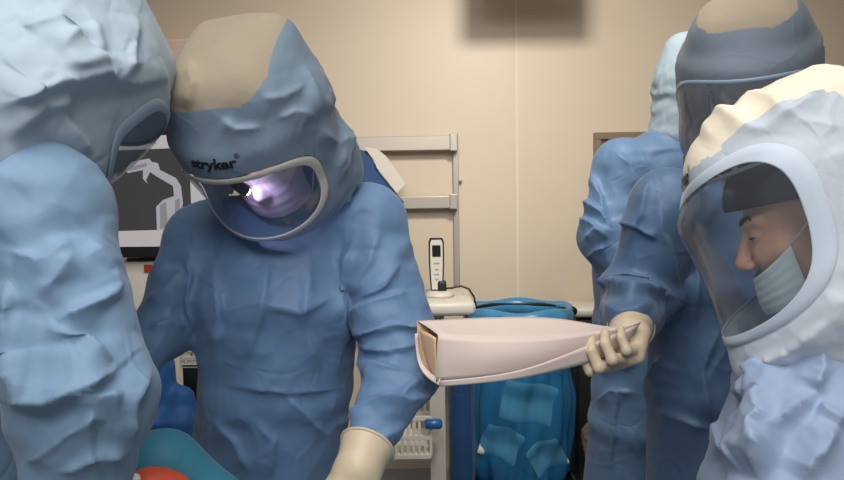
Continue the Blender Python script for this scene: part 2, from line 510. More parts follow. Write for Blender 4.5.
def worley(P, seed):
    """distances to the nearest and second nearest of one jittered point per unit cell"""
    i0 = np.floor(P).astype(np.int64)
    f1 = np.full(len(P), 9.0); f2 = np.full(len(P), 9.0)
    def hsh(a, k):
        v = (a[:, 0] * 73856093) ^ (a[:, 1] * 19349663) ^ (a[:, 2] * 83492791) ^ ((seed * 7 + k) * 2654435761)
        v = (v ^ (v >> 13)) * 1274126177
        return ((v ^ (v >> 16)) & 0xFFFF) / 65535.0
    for dx in (-1, 0, 1):
        for dy in (-1, 0, 1):
            for dz in (-1, 0, 1):
                c = i0 + np.array([dx, dy, dz])
                q = c + np.stack([hsh(c, 1), hsh(c, 2), hsh(c, 3)], 1)
                d = np.linalg.norm(P - q, axis=1)
                f2 = np.where(d < f1, f1, np.minimum(f2, d)); f1 = np.minimum(f1, d)
    return f1, f2

def facets(V, N, direc, cell, stretch, amp, seed, mask=1.0):
    """crisp folded look of non-woven cloth: shallow dished facets that meet in sharp ridges, drawn out along direc"""
    d = direc / np.linalg.norm(direc)
    P = V + .35 * cell * np.stack([vnoise(V, .8 / cell, seed + k) for k in (1, 2, 3)], 1)
    P = P - np.outer(P @ d, d) * (1 - 1 / stretch)
    f1, f2 = worley(P / cell, seed)
    h = f1 ** 2 - .35
    p2 = P + .02; g1, g2 = worley(p2 / (cell * .45), seed + 9)
    h = h + .35 * (g1 ** 2 - .35) * np.clip(.5 + 1.5 * vnoise(V, 5.0, seed + 4), 0, 1.4)
    k = np.clip(.75 + .9 * vnoise(V, 3.2, seed + 6), .08, 1.6)
    return V + N * (amp * h * k * mask)[:, None]

def strokes(V, N, items, mask=1.0, gain=2.4):
    """pressed folds: each item is (pixel path laid on the cloth, height, soft width, sharp width in metres)"""
    rel = V - CAM
    dep = rel @ FWD
    px = CX + F_PX * (rel @ RGT) / dep; py = CY - F_PX * (rel @ UP) / dep
    facing = np.clip(-(N * rel).sum(1) / np.linalg.norm(rel, axis=1) * 2.5, 0, 1)
    H = np.zeros(len(V))
    for path, hgt, w1, w2 in items:
        p = np.array(path, float)
        best = np.full(len(V), 1e9); sg = np.zeros(len(V)); tt = np.zeros(len(V))
        seg = np.linalg.norm(np.diff(p, axis=0), axis=1); tot = seg.sum(); acc = 0
        for i in range(len(p) - 1):
            ab = p[i + 1] - p[i]
            qx, qy = px - p[i][0], py - p[i][1]
            t = np.clip((qx * ab[0] + qy * ab[1]) / (ab @ ab), 0, 1)
            dx, dy = qx - t * ab[0], qy - t * ab[1]
            dd = np.hypot(dx, dy)
            m = dd < best
            best = np.where(m, dd, best); sg = np.where(m, np.sign(ab[0] * qy - ab[1] * qx), sg); tt = np.where(m, (acc + t * seg[i]) / tot, tt)
            acc += seg[i]
        m_ = best * dep / F_PX
        prof = np.where(sg > 0, np.exp(-m_ / w1), np.exp(-m_ / w2))
        taper = np.clip(np.minimum(tt, 1 - tt) * 4 + .15, 0, 1)
        H += hgt * prof * taper * facing
    return V + N * (gain * H * mask)[:, None]

# ------------------------------------------------------------------ the room
def plane(name, pts, mat, kind='structure'):
    o = MB().poly(pts).build(name, mat)
    return tag(o, kind=kind)
YB = 3.32
def slab(name, lo, hi, mat):
    o = MB().box(A3(*lo), A3(*hi)).build(name, mat)
    return tag(o, kind='structure')
slab('floor', (-3.2, -2.2, -0.1), (3.2, YB + 0.1, 0.0), M['floor'])
slab('wall_back', (-3.2, YB, 0.0), (3.2, YB + 0.1, 2.95), M['wall'])
slab('wall_left', (-3.3, -2.2, 0.0), (-3.2, YB + 0.1, 2.95), M['wall'])
slab('wall_right', (3.2, -2.2, 0.0), (3.3, YB + 0.1, 2.95), M['wall'])
slab('ceiling', (-3.3, -2.2, 2.95), (3.3, YB + 0.1, 3.05), M['ceil'])
sx = W(517, 200, YB / FWD[1])[0]
o = MB().box(A3(sx - 0.006, YB - 0.002, 0.0), A3(sx + 0.006, YB + 0.01, 2.95)).build('trim_1', M['seam']); tag(o, kind='structure')

# ------------------------------------------------------------------ people
def frame_from(yaw_dir, pitch, roll=0.0):
    """head axes as rows: right, forward, up.  yaw_dir: level facing direction (x, y); pitch: nod down; roll: tilt to own right"""
    f0 = A3(yaw_dir[0], yaw_dir[1], 0); f0 /= np.linalg.norm(f0)
    up0 = A3(0, 0, 1)
    r = np.cross(f0, up0)
    f = f0 * math.cos(pitch) - up0 * math.sin(pitch)
    u = np.cross(r, f)
    r2 = r * math.cos(roll) - u * math.sin(roll)
    u2 = u * math.cos(roll) + r * math.sin(roll)
    return np.stack([r2, f, u2])

def head_prims():
    P = [dict(t='el', c=A3(0, -.015, .035), r=A3(.074, .094, .088)),
         dict(t='el', c=A3(0, .028, -.035), r=A3(.060, .062, .080), k=.03),
         dict(t='rc', a=A3(0, .0, -.07), b=A3(0, .05, -.095), ra=.045, rb=.030, k=.03),
         dict(t='el', c=A3(0, .070, -.108), r=A3(.020, .017, .015), k=.02),
         dict(t='rc', a=A3(-.045, .066, .020), b=A3(-.012, .080, .019), ra=.008, rb=.010, k=.012),
         dict(t='rc', a=A3(.045, .066, .020), b=A3(.012, .080, .019), ra=.008, rb=.010, k=.012),
         dict(t='rc', a=A3(-.050, .045, -.03), b=A3(-.030, .072, -.035), ra=.018, rb=.014, k=.02),
         dict(t='rc', a=A3(.050, .045, -.03), b=A3(.030, .072, -.035), ra=.018, rb=.014, k=.02),
         dict(t='el', c=A3(-.032, .098, -.001), r=A3(.018, .020, .012), sub=1, k=.010),
         dict(t='el', c=A3(.032, .098, -.001), r=A3(.018, .020, .012), sub=1, k=.010),
         dict(t='el', c=A3(-.031, .070, .0), r=A3(.0145, .0135, .0115), k=.003),
         dict(t='el', c=A3(.031, .070, .0), r=A3(.0145, .0135, .0115), k=.003),
         dict(t='rc', a=A3(0, .082, .010), b=A3(0, .110, -.040), ra=.007, rb=.0115, k=.010),
         dict(t='el', c=A3(-.011, .100, -.045), r=A3(.009, .011, .008), k=.006),
         dict(t='el', c=A3(.011, .100, -.045), r=A3(.009, .011, .008), k=.006),
         dict(t='el', c=A3(0, .090, -.071), r=A3(.021, .011, .006), k=.006),
         dict(t='el', c=A3(0, .089, -.081), r=A3(.019, .011, .0065), k=.006),
         dict(t='el', c=A3(-.076, -.012, -.015), r=A3(.009, .019, .031), k=.006),
         dict(t='el', c=A3(.076, -.012, -.015), r=A3(.009, .019, .031), k=.006),
         dict(t='rc', a=A3(0, -.02, -.06), b=A3(0, -.035, -.125), ra=.052, rb=.052, k=.03)]
    return P
HEAD = head_prims()

def ray_r(prims, o, d, rmax=0.45, n=22):
    """distance along unit rays d from points o (inside) to the surface of prims"""
    lo = np.zeros(len(d)); hi = np.full(len(d), rmax)
    for _ in range(n):
        mid = (lo + hi) / 2
        ins = sdf(prims, o + d * mid[:, None]) < 0
        lo = np.where(ins, mid, lo); hi = np.where(ins, hi, mid)
    return (lo + hi) / 2

def cyl_pts(prims, th, z, y0=0.0, off=0.0):
    d = np.stack([np.sin(th), np.cos(th), np.zeros_like(th)], 1)
    o = np.stack([np.zeros_like(th), np.full_like(th, y0), z], 1)
    r = ray_r(prims, o, d) + off
    return o + d * r[:, None]

# visor opening, in (angle about the head's own axis, height)
OP = dict(A=math.radians(80), zc=.012, B=.108, n=3.0)
def op_f(th, z, op=OP):
    dz = z - op['zc']
    B = op['B'] + op.get('skew', 0) * np.abs(th) * (dz > 0)
    A = op['A'] + op.get('tap', 0) * np.clip(dz / op['B'], -1.2, 1.2)
    return ((np.abs(th) / A) ** op['n'] + (np.abs(dz) / B) ** op['n']) ** (1 / op['n']) - 1
def op_curve(s, k=1.0, op=OP):
    c, q = np.cos(s), np.sin(s)
    e = 2 / op['n']
    A = op['A'] + op.get('tap', 0) * np.sign(q) * np.abs(q) ** e
    t = A * np.sign(c) * np.abs(c) ** e
    B = op['B'] + op.get('skew', 0) * np.abs(t) * (q > 0)
    return k * t, op['zc'] + k * B * np.sign(q) * np.abs(q) ** e

def strip(name, rows, mat, parent, closed=True, **kw):
    """grid mesh from rows of points (each n x 3), closed along the row"""
    n = len(rows[0]); V = np.concatenate(rows); Fq = []
    m = n if closed else n - 1
    for r in range(len(rows) - 1):
        for i in range(m):
            j = (i + 1) % n
            Fq.append((r * n + i, r * n + j, (r + 1) * n + j, (r + 1) * n + i))
    return link(name, mesh_np(name, V, np.array(Fq)), mat, parent, **kw)

def text_mesh(txt, size, shear=0.0, bold=0.0):
    cu = bpy.data.curves.new('lettering', 'FONT')
    cu.body = txt; cu.size = size; cu.align_x = 'CENTER'; cu.shear = shear; cu.offset = bold; cu.resolution_u = 3
    ob = bpy.data.objects.new('lettering', cu); COL.objects.link(ob)
    dg = bpy.context.evaluated_depsgraph_get(); dg.update()
    me = bpy.data.meshes.new_from_object(ob.evaluated_get(dg))
    bpy.data.objects.remove(ob); bpy.data.curves.remove(cu)
    bm = bmesh.new(); bm.from_mesh(me); bpy.data.meshes.remove(me)
    bmesh.ops.triangulate(bm, faces=bm.faces[:])
    V = np.array([v.co[:] for v in bm.verts]); Fc = [[v.index for v in f.verts] for f in bm.faces]
    bm.free()
    return V, Fc

def logo(parent, cloth_mesh, prims, zmid, th0, C, R, size=.024, tilt=0.0):
    V, Fc = text_mesh('stryker', size, shear=.12, bold=.0010)
    V2, F2 = text_mesh('\u00ae', size * .45)
    xm = V[:, 0].max()
    V2[:, 0] += xm + size * .12; V2[:, 1] += size * .55
    Fc = Fc + [[i + len(V) for i in f] for f in F2]
    V = np.concatenate([V, V2])
    V[:, 0] *= 1.15
    u = V[:, 0] * math.cos(tilt) - V[:, 1] * math.sin(tilt); w = V[:, 0] * math.sin(tilt) + V[:, 1] * math.cos(tilt)
    P = cyl_pts(prims, th0 - u / .150, zmid + w, 0.0, .0)
    from mathutils.bvhtree import BVHTree
    tree = BVHTree.FromPolygons(cloth_mesh[0].tolist(), cloth_mesh[1].tolist())
    out = []
    for p in P @ R + C:
        ax = R.T @ A3(0, 0, (R @ (p - C))[2]) + C
        d = Vector(p - ax).normalized()
        hit = tree.ray_cast(Vector(ax) + d * .05, d)
        out.append((hit[0] if hit[0] is not None else Vector(p)) + d * .0016)
    return link('logo', mesh_np('logo', np.array([v[:] for v in out]), Fc), M['ink'], parent, smooth=False)

def make_hood(root, C, R, extra, mats, cut, seed, logo_kw=None, s=.05, h=.0075, local_extra=(), visor_bulge=.0, folds=None, facet=None, op=None, back_amt=.55, visor='visor'):
    """hood over the helmet: cloth shell with a visor opening.  extra: shapes in room space; cut(local, room) > 0 is cut away"""
    op = dict(OP, **(op or {}))
    prims = [dict(t='el', c=A3(0, -.015, .05), r=A3(.152, .178, .172)),
             dict(t='rb', c=A3(0, -.025, .115), h=A3(.112, .130, .092), r=.055, k=.03),
             dict(t='ec', a=A3(0, .015, .10), b=A3(0, .008, -.10), u=A3(1, 0, 0), wa=(.138, .150), wb=(.140, .155), cap=.35, k=.03),
             dict(t='ec', a=A3(0, -.01, -.06), b=A3(0, -.035, -.20), u=A3(1, 0, 0), wa=(.140, .160), wb=(.15, .155), cap=.5, k=.04)]
    prims += list(local_extra)
    for e in extra:
        q = dict(e)
        for key in ('a', 'b', 'c'):
            if key in q: q[key] = R @ (q[key] - C)
        if 'u' in q: q['u'] = R @ q['u']
        prims.append(q)
    V, Q = surface_nets(prims, h)
    th = np.arctan2(V[:, 0], V[:, 1]); f = op_f(th, V[:, 2], op)
    keep = (f[Q].mean(1) > 0)
    WV = V @ R + C
    cf = cut(V, WV)
    keep &= ~((cf[Q].mean(1)) > 0)
    # pull the ragged edge of the opening onto its curve
    rim = np.abs(f) < 1.0 * h / .1
    front = rim & (V[:, 1] > -.05)
    ii = np.where(front)[0]
    edge_v = np.zeros(len(V), bool)
    fk = np.zeros(len(V), int); np.add.at(fk, Q[keep].ravel(), 1)
    fr = np.zeros(len(V), int); np.add.at(fr, Q[~keep].ravel(), 1)
    ii = np.where((fk > 0) & (fr > 0) & (f < .3) & (f > -.3))[0]
    th2 = th[ii] / (1 + f[ii]); z2 = op['zc'] + (V[ii, 2] - op['zc']) / (1 + f[ii])
    V[ii] = cyl_pts(prims, th2, z2)
    # the same for the filter panel on top
    def pf(x, y):
        y2 = y + 1.3 * x * x
        qx, qy = np.abs(x) - (op.get('pw', .098) - .05), np.abs(y2 + .025) - (.135 - .05)
        return np.hypot(np.maximum(qx, 0), np.maximum(qy, 0)) + np.minimum(np.maximum(qx, qy), 0) - .05
    cen = V[Q].mean(1)
    isp = (cen[:, 2] > .10) & (pf(cen[:, 0], cen[:, 1]) < 0)
    ka = np.zeros(len(V), int); np.add.at(ka, Q[isp].ravel(), 1)
    kb = np.zeros(len(V), int); np.add.at(kb, Q[~isp].ravel(), 1)
    jj = np.where((ka > 0) & (kb > 0))[0]
    ep = 1e-4; mid = np.tile(A3(0, 0, .04), (len(jj), 1))
    for _ in range(3):
        fp = pf(V[jj, 0], V[jj, 1])
        gx = (pf(V[jj, 0] + ep, V[jj, 1]) - fp) / ep; gy = (pf(V[jj, 0], V[jj, 1] + ep) - fp) / ep
        V[jj, 0] -= gx * fp; V[jj, 1] -= gy * fp
        dr = V[jj] - mid; dr /= np.linalg.norm(dr, axis=1)[:, None]
        V[jj] = mid + dr * ray_r(prims, mid, dr)[:, None]
    Q, isp = Q[keep], isp[keep]
    used = np.unique(Q); mp = -np.ones(len(V), int); mp[used] = np.arange(len(used))
    V, Q = V[used], mp[Q]
    th = np.arctan2(V[:, 0], V[:, 1]); f = op_f(th, V[:, 2], op)
    fp = pf(V[:, 0], V[:, 1])
    goal = np.clip(.5 - f * 1.6, .012, .5)
    goal = np.maximum(goal, np.where((V[:, 2] > .10), np.clip(.25 - np.abs(fp) * 6, .03, .25), 0))
    Vw = V @ R + C
    ax = np.tile(R[2], (len(V), 1))
    low = np.clip((.10 - V[:, 2]) / .2, 0, 1)
    back = np.clip((.05 - V[:, 1]) / .12, 0, 1)
    g = s * (.35 + .9 * np.maximum(low * .8, back))
    if len(V):
        ax = perp_turn(Vw, Q, ax, seed + 2, 1.5, 6.0)
        Vw = cloth(Vw, Q, ax, g * 1.2, g * .6, goal, 90, seed, 8.0, .05, .008)
    V0 = V; Vf, Qf = subdiv(Vw, Q); Vl, _ = subdiv(V, Q); isp = np.repeat(isp, 4)
    th = np.arctan2(Vl[:, 0], Vl[:, 1]); f = op_f(th, Vl[:, 2], op)
    mk = np.clip((f - .08) * 3, 0, 1) * np.where(Vl[:, 2] > .10, np.clip(.35 + np.abs(pf(Vl[:, 0], Vl[:, 1])) * 6, 0, .7), 1)
    mk = mk * np.clip(.45 + back_amt * np.clip((.10 - Vl[:, 1]) / .1, 0, 1), 0, 1)
    fc = dict(cell=.080, stretch=1.6, amp=.0065, direc=R.T @ A3(.3, .6, .6)); fc.update(facet or {})
    Vw = facets(Vf, vnormals(Vf, Qf), seed=seed, mask=mk, **fc)
    Q = Qf
    if folds: Vw = strokes(Vw, vnormals(Vw, Q), folds, np.clip((f - .1) * 4, 0, 1))
    hood = None
    for nm, sel, mat in (('hood', ~isp, mats[0]), ('filter_panel', isp, mats[1])):
        q = Q[sel]; us = np.unique(q); m2 = -np.ones(len(Vw), int); m2[us] = np.arange(len(us))
        o = link(nm, mesh_np(nm, Vw[us], m2[q]), mat, root if nm == 'hood' else hood, sub=1)
        if nm == 'hood': hood = o
        elif mats[1] is not mats[0]: o['label'] = 'flat filter panel on top'
    # visor border and clear visor
    sN = np.linspace(0, 2 * np.pi, 160, endpoint=False)
    rows = []
    k0, k1 = op.get('band', (.95, 1.05))
    for k, off in ((k1, .0015), (k1 - .01, .0032), (k0 * .5 + k1 * .5, .0034), (k0 + .01, .0034), (k0, .003), (k0, .0005)):
        t, z = op_curve(sN, k, op)
        rows.append(cyl_pts(prims, t, z, 0, off) @ R + C)
    fr = strip('visor_frame', rows, mats[2], hood)
    rows = []
    for k in np.linspace(.02, 1.0, 14):
        t, z = op_curve(sN, k, op)
        rows.append(cyl_pts(prims, t, z, 0, .003 + visor_bulge * (1 - k ** 2)) @ R + C)
    v = strip('visor', rows, M[visor], hood); v['label'] = 'clear curved face shield'
    if logo_kw is not None:
        logo(hood, (Vw, Q), prims, C=C, R=R, **logo_kw)
    return hood, prims

def hand_prims(curl, spread=.16, thumb=(.5, .6), S=1.0):
    """right hand, local axes: x to the thumb side, y along the fingers, z out of the back of the hand"""
    P = [dict(t='rb', c=A3(.0, .045, 0) * S, h=A3(.040, .045, .014) * S, r=.013 * S),
         dict(t='rc', a=A3(.022, .02, -.008) * S, b=A3(.036, .045, -.012) * S, ra=.017 * S, rb=.013 * S, k=.012),
         dict(t='rc', a=A3(0, -.035, 0) * S, b=A3(0, .02, 0) * S, ra=.029 * S, rb=.027 * S, k=.015)]
    lens = [(.042, .026, .021), (.047, .029, .022), (.043, .027, .021), (.034, .021, .018)]
    xs = [.030, .010, -.011, -.030]; ys = [.088, .092, .087, .077]; rr = [.0098, .0100, .0096, .0086]
    for i in range(4):
        p = A3(xs[i], ys[i] - .012, .0) * S
        ang = 0.0
        sp = (xs[i] / .03) * spread
        for j, L in enumerate(lens[i]):
            ang += curl[i][j]
            d = A3(math.sin(sp) * math.cos(ang), math.cos(sp) * math.cos(ang), -math.sin(ang))
            q = p + d * (L + (.012 if j == 0 else 0)) * S
            r0 = rr[i] * S * (1.04 - .09 * j); r1 = rr[i] * S * (.97 - .09 * j)
            P.append(dict(t='rc', a=p, b=q, ra=r0, rb=r1, k=.004))
            p = q
    p = A3(.030, .022, -.010) * S
    d = A3(math.sin(thumb[0]), math.cos(thumb[0]) * math.cos(thumb[1]), -math.cos(thumb[0]) * math.sin(thumb[1]))
    q = p + d * .042 * S
    P.append(dict(t='rc', a=p, b=q, ra=.0145 * S, rb=.0115 * S, k=.008))
    d2 = A3(math.sin(thumb[0] - .35), math.cos(thumb[0] - .35) * math.cos(thumb[1] + .3), -math.cos(thumb[0] - .35) * math.sin(thumb[1] + .3))
    P.append(dict(t='rc', a=q, b=q + d2 * .032 * S, ra=.0115 * S, rb=.0092 * S, k=.003))
    return P
RELAX = [(.35, .4, .25), (.4, .45, .3), (.45, .5, .3), (.5, .5, .35)]

def make_glove(root, wrist, elbow, direction, back, side, mat, curl=RELAX, cuff=True, h=.0045, cuff_len=.075, cuff_r=.043, S=1.0, thumb=(.5, .5), spread=.16):
    """side = +1 right hand, -1 left hand"""
    y = direction / np.linalg.norm(direction)
    z = back - y * (back @ y); z /= np.linalg.norm(z)
    x = np.cross(y, z) * -side
    # a right hand with its back to z and fingers along y has its thumb on the -x cross side
    B = np.stack([x, y, z])
    P = []
    for pr in hand_prims(curl, spread, thumb, S):
        q = dict(pr)
        for key in ('a', 'b', 'c'):
            if key in q: q[key] = q[key] @ B + wrist
        if q['t'] == 'rb': q['R'] = B
        P.append(q)
    if cuff:
        ar = (elbow - wrist); ar /= np.linalg.norm(ar)
        P.append(dict(t='rc', a=wrist - ar * .005, b=wrist + ar * cuff_len, ra=cuff_r * .80, rb=cuff_r, k=.02))
    V, Q = surface_nets(P, h)
    if cuff:
        Q = Q[((V[Q].mean(1) - wrist) @ ar) < cuff_len]
        us = np.unique(Q); m = -np.ones(len(V), int); m[us] = np.arange(len(us)); V, Q = V[us], m[Q]
    o = link('glove', mesh_np('glove', V, Q), mat, root, sub=1)
    if cuff:
        a = np.cross(ar, A3(.3, .5, .8)); a /= np.linalg.norm(a); b = np.cross(ar, a)
        sl = V[np.abs((V - wrist) @ ar - cuff_len) < h * 1.6]
        rr = np.linalg.norm((sl - wrist) - np.outer((sl - wrist) @ ar, ar), axis=1).mean()
        t = np.linspace(0, 2 * np.pi, 49)
        MB().tube([wrist + ar * (cuff_len - .001) + (a * math.cos(q) + b * math.sin(q)) * rr for q in t], .0032, 8, False).build('cuff_rim', mat, o, True)
    return o

def make_person(label, torso, across, arms, headC, headR, gown_mat, hood_mats, skin, seed,
                legs, hands, hood_extra=(), hood_cut=None, gown_h=.009, growth=(.07, .012, .02), gown_extra=(),
                logo_kw=None, hood_s=.05, helmet_up=0.0, hood_local=(), face=True, mask=None, cap=True, goal=.012, hood_h=.011, mask_mat=None,
                glove_mat='glove', head_up=0.0, head_tilt=0.0, visor='visor', gown_iters=90, nscale=6.0, gsmooth=.06, turn=.9, fine=.2, facet=None, folds=None, hood_folds=None, hood_facet=None, op=None):
    """torso: list of (centre, half width, half depth) from the collar down; arms: dict side -> [shoulder, elbow, wrist, radii]"""
    pel = torso[-1][0]
    hoodC, hoodR = headC, headR
    headC = headC + headR.T @ A3(0, 0, head_up)
    ct, st_ = math.cos(head_tilt), math.sin(head_tilt)
    headR = np.array([[1, 0, 0], [0, ct, st_], [0, -st_, ct]]) @ headR
    root = thing('person', label, 'person', (float(pel[0]), float(pel[1]), 0.0))
    across = across / np.linalg.norm(across)
    # ---- gown
    G, info = [], []
    for i in range(len(torso) - 1):
        (a, wa, da), (b, wb, db) = torso[i][:3], torso[i + 1][:3]
        G.append(dict(t='ec', a=a, b=b, u=across, wa=(wa, da), wb=(wb, db), cap=.5, k=.03))
        ax = (b - a) / np.linalg.norm(b - a)
        info.append((ax, growth[1], growth[2]))
    c0 = torso[0][0]
    for sd_, (S, E, Wr, rad) in arms.items():
        G.append(dict(t='rc', a=c0, b=S, ra=min(.10, torso[0][2]) if torso[0][1] < .16 else .072, rb=rad[0], k=.05)); info.append(((S - c0) / np.linalg.norm(S - c0), .05, .05))
        G.append(dict(t='rc', a=S, b=E, ra=rad[0], rb=rad[1], k=.03)); info.append(((E - S) / np.linalg.norm(E - S), growth[0], growth[2]))
        e2 = Wr + (E - Wr) / np.linalg.norm(E - Wr) * .065
        G.append(dict(t='rc', a=E, b=e2, ra=rad[1], rb=rad[2], k=.03)); info.append(((Wr - E) / np.linalg.norm(Wr - E), growth[0], growth[2]))
    nk = headC + headR.T @ A3(0, -.035, -.125)
    G.append(dict(t='rc', a=c0, b=nk + (headC - nk) * .15, ra=.085, rb=.074, k=.04)); info.append((A3(0, 0, 1), .03, .03))
    for pr in gown_extra:
        G.append(pr); info.append((A3(0, 0, 1), .06, .05))
    V, Q = surface_nets(G, gown_h * 2)
    def attrs(V, Q, k):
        D = np.stack([sd(p, V) for p in G], 1)
        w = np.exp(-np.maximum(D, -.02) / .02); w /= w.sum(1)[:, None]
        sa = w @ np.array([i[1] for i in info]); sp = w @ np.array([i[2] for i in info])
        ax = w @ np.stack([i[0] * (1 if i[0][2] < 0 else -1) for i in info]); ax /= np.maximum(np.linalg.norm(ax, axis=1), 1e-6)[:, None]
        return perp_turn(V, Q, ax, seed + 3, turn, 3.5), sa * k, sp * k
    ax, sa, sp = attrs(V, Q, 1.0)
    X = cloth(V, Q, ax, sa, sp, np.full(len(V), goal), gown_iters, seed, nscale, gsmooth, .012)
    V2, _ = subdiv(V, Q); X, Q = subdiv(X, Q)
    ax, sa, sp = attrs(V2, Q, fine)
    X = cloth(X, Q, ax, sa, sp, np.full(len(X), .05), 30, seed + 7, nscale * 2.5, .03, .003)
    X, Q = subdiv(X, Q)
    fc = dict(cell=.085, stretch=1.8, amp=.012, direc=A3(.3, .2, 1)); fc.update(facet or {})
    X = facets(X, vnormals(X, Q), seed=seed, **fc)
    if folds: X = strokes(X, vnormals(X, Q), folds)
    link('gown', mesh_np('gown', X, Q), gown_mat, root)
    # ---- body: one skin from the feet to the neck, with the head
    B = []
    for i in range(len(torso) - 1):
        (a, wa, da), (b, wb, db) = torso[i][:3], torso[i + 1][:3]
        f_ = .62
        if a[2] < .80 and i > 0: continue
        B.append(dict(t='ec', a=a, b=b, u=across, wa=(wa * f_, da * f_), wb=(wb * f_, db * f_), cap=.5, k=.03))
    hipc = B[-1]['b']
    for sd_, (S, E, Wr, rad) in arms.items():
        B += [dict(t='rc', a=c0, b=S, ra=.05, rb=.045, k=.04), dict(t='rc', a=S, b=E, ra=.045, rb=.036, k=.03), dict(t='rc', a=E, b=Wr, ra=.036, rb=.024, k=.02)]
    nk = headC + headR.T @ A3(0, -.035, -.125)
    B.append(dict(t='rc', a=nk, b=c0 - A3(0, 0, .03), ra=.055, rb=.065, k=.03))
    for sgn, (kn, an, toe) in legs.items():
        hp = hipc + across * (.085 * sgn)
        B += [dict(t='rc', a=hp, b=kn, ra=.078, rb=.055, k=.04), dict(t='rc', a=kn, b=an, ra=.055, rb=.036, k=.03),
              dict(t='rc', a=an - A3(0, 0, .035), b=toe, ra=.034, rb=.024, k=.02)]
    Vb, Qb = surface_nets(B, .014)
    Vh, Qh = surface_nets(HEAD, .0036 if face else .008)
    Vh = Vh @ headR + headC
    body = link('body', mesh_np('body', np.concatenate([Vb, Vh]), np.concatenate([Qb, Qh + len(Vb)])), skin, root)
    # ---- shoes
    for sgn, (kn, an, toe) in legs.items():
        d = toe - an; d[2] = 0; d /= np.linalg.norm(d)
        P = [dict(t='rc', a=an + A3(0, 0, -an[2] + .045) - d * .03, b=an + d * .12 + A3(0, 0, -an[2] + .04), ra=.045, rb=.042),
             dict(t='rb', c=an + d * .05 + A3(0, 0, -an[2] + .016), h=A3(.045, .14, .014), r=.012, R=np.stack([np.cross(d, A3(0, 0, 1)), d, A3(0, 0, 1)]), k=.01)]
        Vs, Qs = surface_nets(P, .009)
        Vs[:, 2] = np.maximum(Vs[:, 2], .002)
        link('shoe', mesh_np('shoe', Vs, Qs), M['shoe'], root)
    # ---- gloves
    for sd_, kw in hands.items():
        S, E, Wr, rad = arms[sd_]
        make_glove(root, Wr, E, kw.pop('dir'), kw.pop('back'), 1 if sd_ == 'R' else -1, M[glove_mat], **kw)
    L = lambda P: P @ headR + headC
    if face:
        for s in (-1, 1):
            # eye: ball, iris and lash line, seen under a lowered lid
            n = 20
            def ball(c, r, zlo, zhi, ylo=-1):
                rows = []
                for a in np.linspace(zlo, zhi, 8):
                    t = np.linspace(-1.25, 1.25, 16)
                    rows.append(L(c + r * np.stack([np.sin(t) * math.cos(a), np.cos(t) * math.cos(a), np.full_like(t, math.sin(a))], 1)))
                return rows
            c = A3(.031 * s, .0705, -.0005)
            e = strip('eye', ball(c, .0142, -.62, -.20), M['eye'], root, closed=False, smooth=True, solid=.0006)
            ir = []
            for a in np.linspace(-.58, -.18, 6):
                t = np.linspace(-.32, .32, 8)
                ir.append(L(c + .0148 * np.stack([np.sin(t) * math.cos(a), np.cos(t) * math.cos(a), np.full_like(t, math.sin(a))], 1)))
            strip('iris', ir, M['iris'], e, closed=False, solid=.0005)
            MB().tube([L(c + .0150 * A3(math.sin(t) * math.cos(-.20), math.cos(t) * math.cos(-.20), math.sin(-.20) - .03 * abs(t)))for t in np.linspace(-1.05, 1.05, 9)],
                      [.0006, .0010, .0012, .0012, .0012, .0012, .0012, .0010, .0006], 6).build('eyelashes', M['brow'], e, True)
            zz = [A3((.012 + .038 * q) * s, 0, .020 + .009 * math.sin(q * 2.6)) for q in np.linspace(0, 1, 9)]
            th = np.array([math.atan2(p[0], .078) for p in zz]); z = np.array([p[2] for p in zz])
            pts = cyl_pts(HEAD, th, z, 0, .0008)
            MB().tube([L(p) for p in pts], [.0020, .0032, .0036, .0036, .0034, .0030, .0026, .0020, .0012], 8).build('eyebrow', M['brow'], root, True)
    if cap:
        th = np.linspace(-np.pi, np.pi, 64, endpoint=False)
        ph = np.linspace(0, 1, 18)
        shell = [dict(t='el', c=A3(0, -.012, .040), r=A3(.086, .118, .096))]
        rows = []
        for q in ph:
            zb = .030 + .016 * np.cos(th)
            el = np.arctan2(zb - .040, .100) * (1 - q) + (math.pi / 2 - .03) * q
            d = np.stack([np.sin(th) * np.cos(el), np.cos(th) * np.cos(el), np.sin(el)], 1)
            o = np.tile(A3(0, -.012, .040), (64, 1))
            rows.append(L(o + d * ray_r(shell, o, d)[:, None]))
        link_ = strip('surgical_cap', rows, M['cap'], root, solid=.002)
        # helmet: a white ventilated ring and crown piece above the cap
        rows = []
        for (k, z) in ((1.0, .078), (1.045, .080), (1.06, .10), (1.04, .125), (.96, .145), (.80, .162), (.5, .174), (.02, .178)):
            rows.append(L(np.stack([.096 * k * np.sin(th), -.008 + .118 * k * np.cos(th), np.full_like(th, z + helmet_up)], 1)))
        hm = strip('helmet', rows, M['helmet'], root, solid=.003); hm['label'] = 'white ventilated helmet shell under the hood'
        for zr in (.086 + helmet_up, .112 + helmet_up):
            for t in np.arange(-1.35, 1.36, .27):
                pts = [L(A3(.096 * 1.062 * math.sin(t + q), -.008 + .118 * 1.062 * math.cos(t + q), zr)) for q in np.linspace(-.085, .085, 5)]
                MB().tube(pts, .0034, 6).build('vent_slot', M['black'], hm, True)
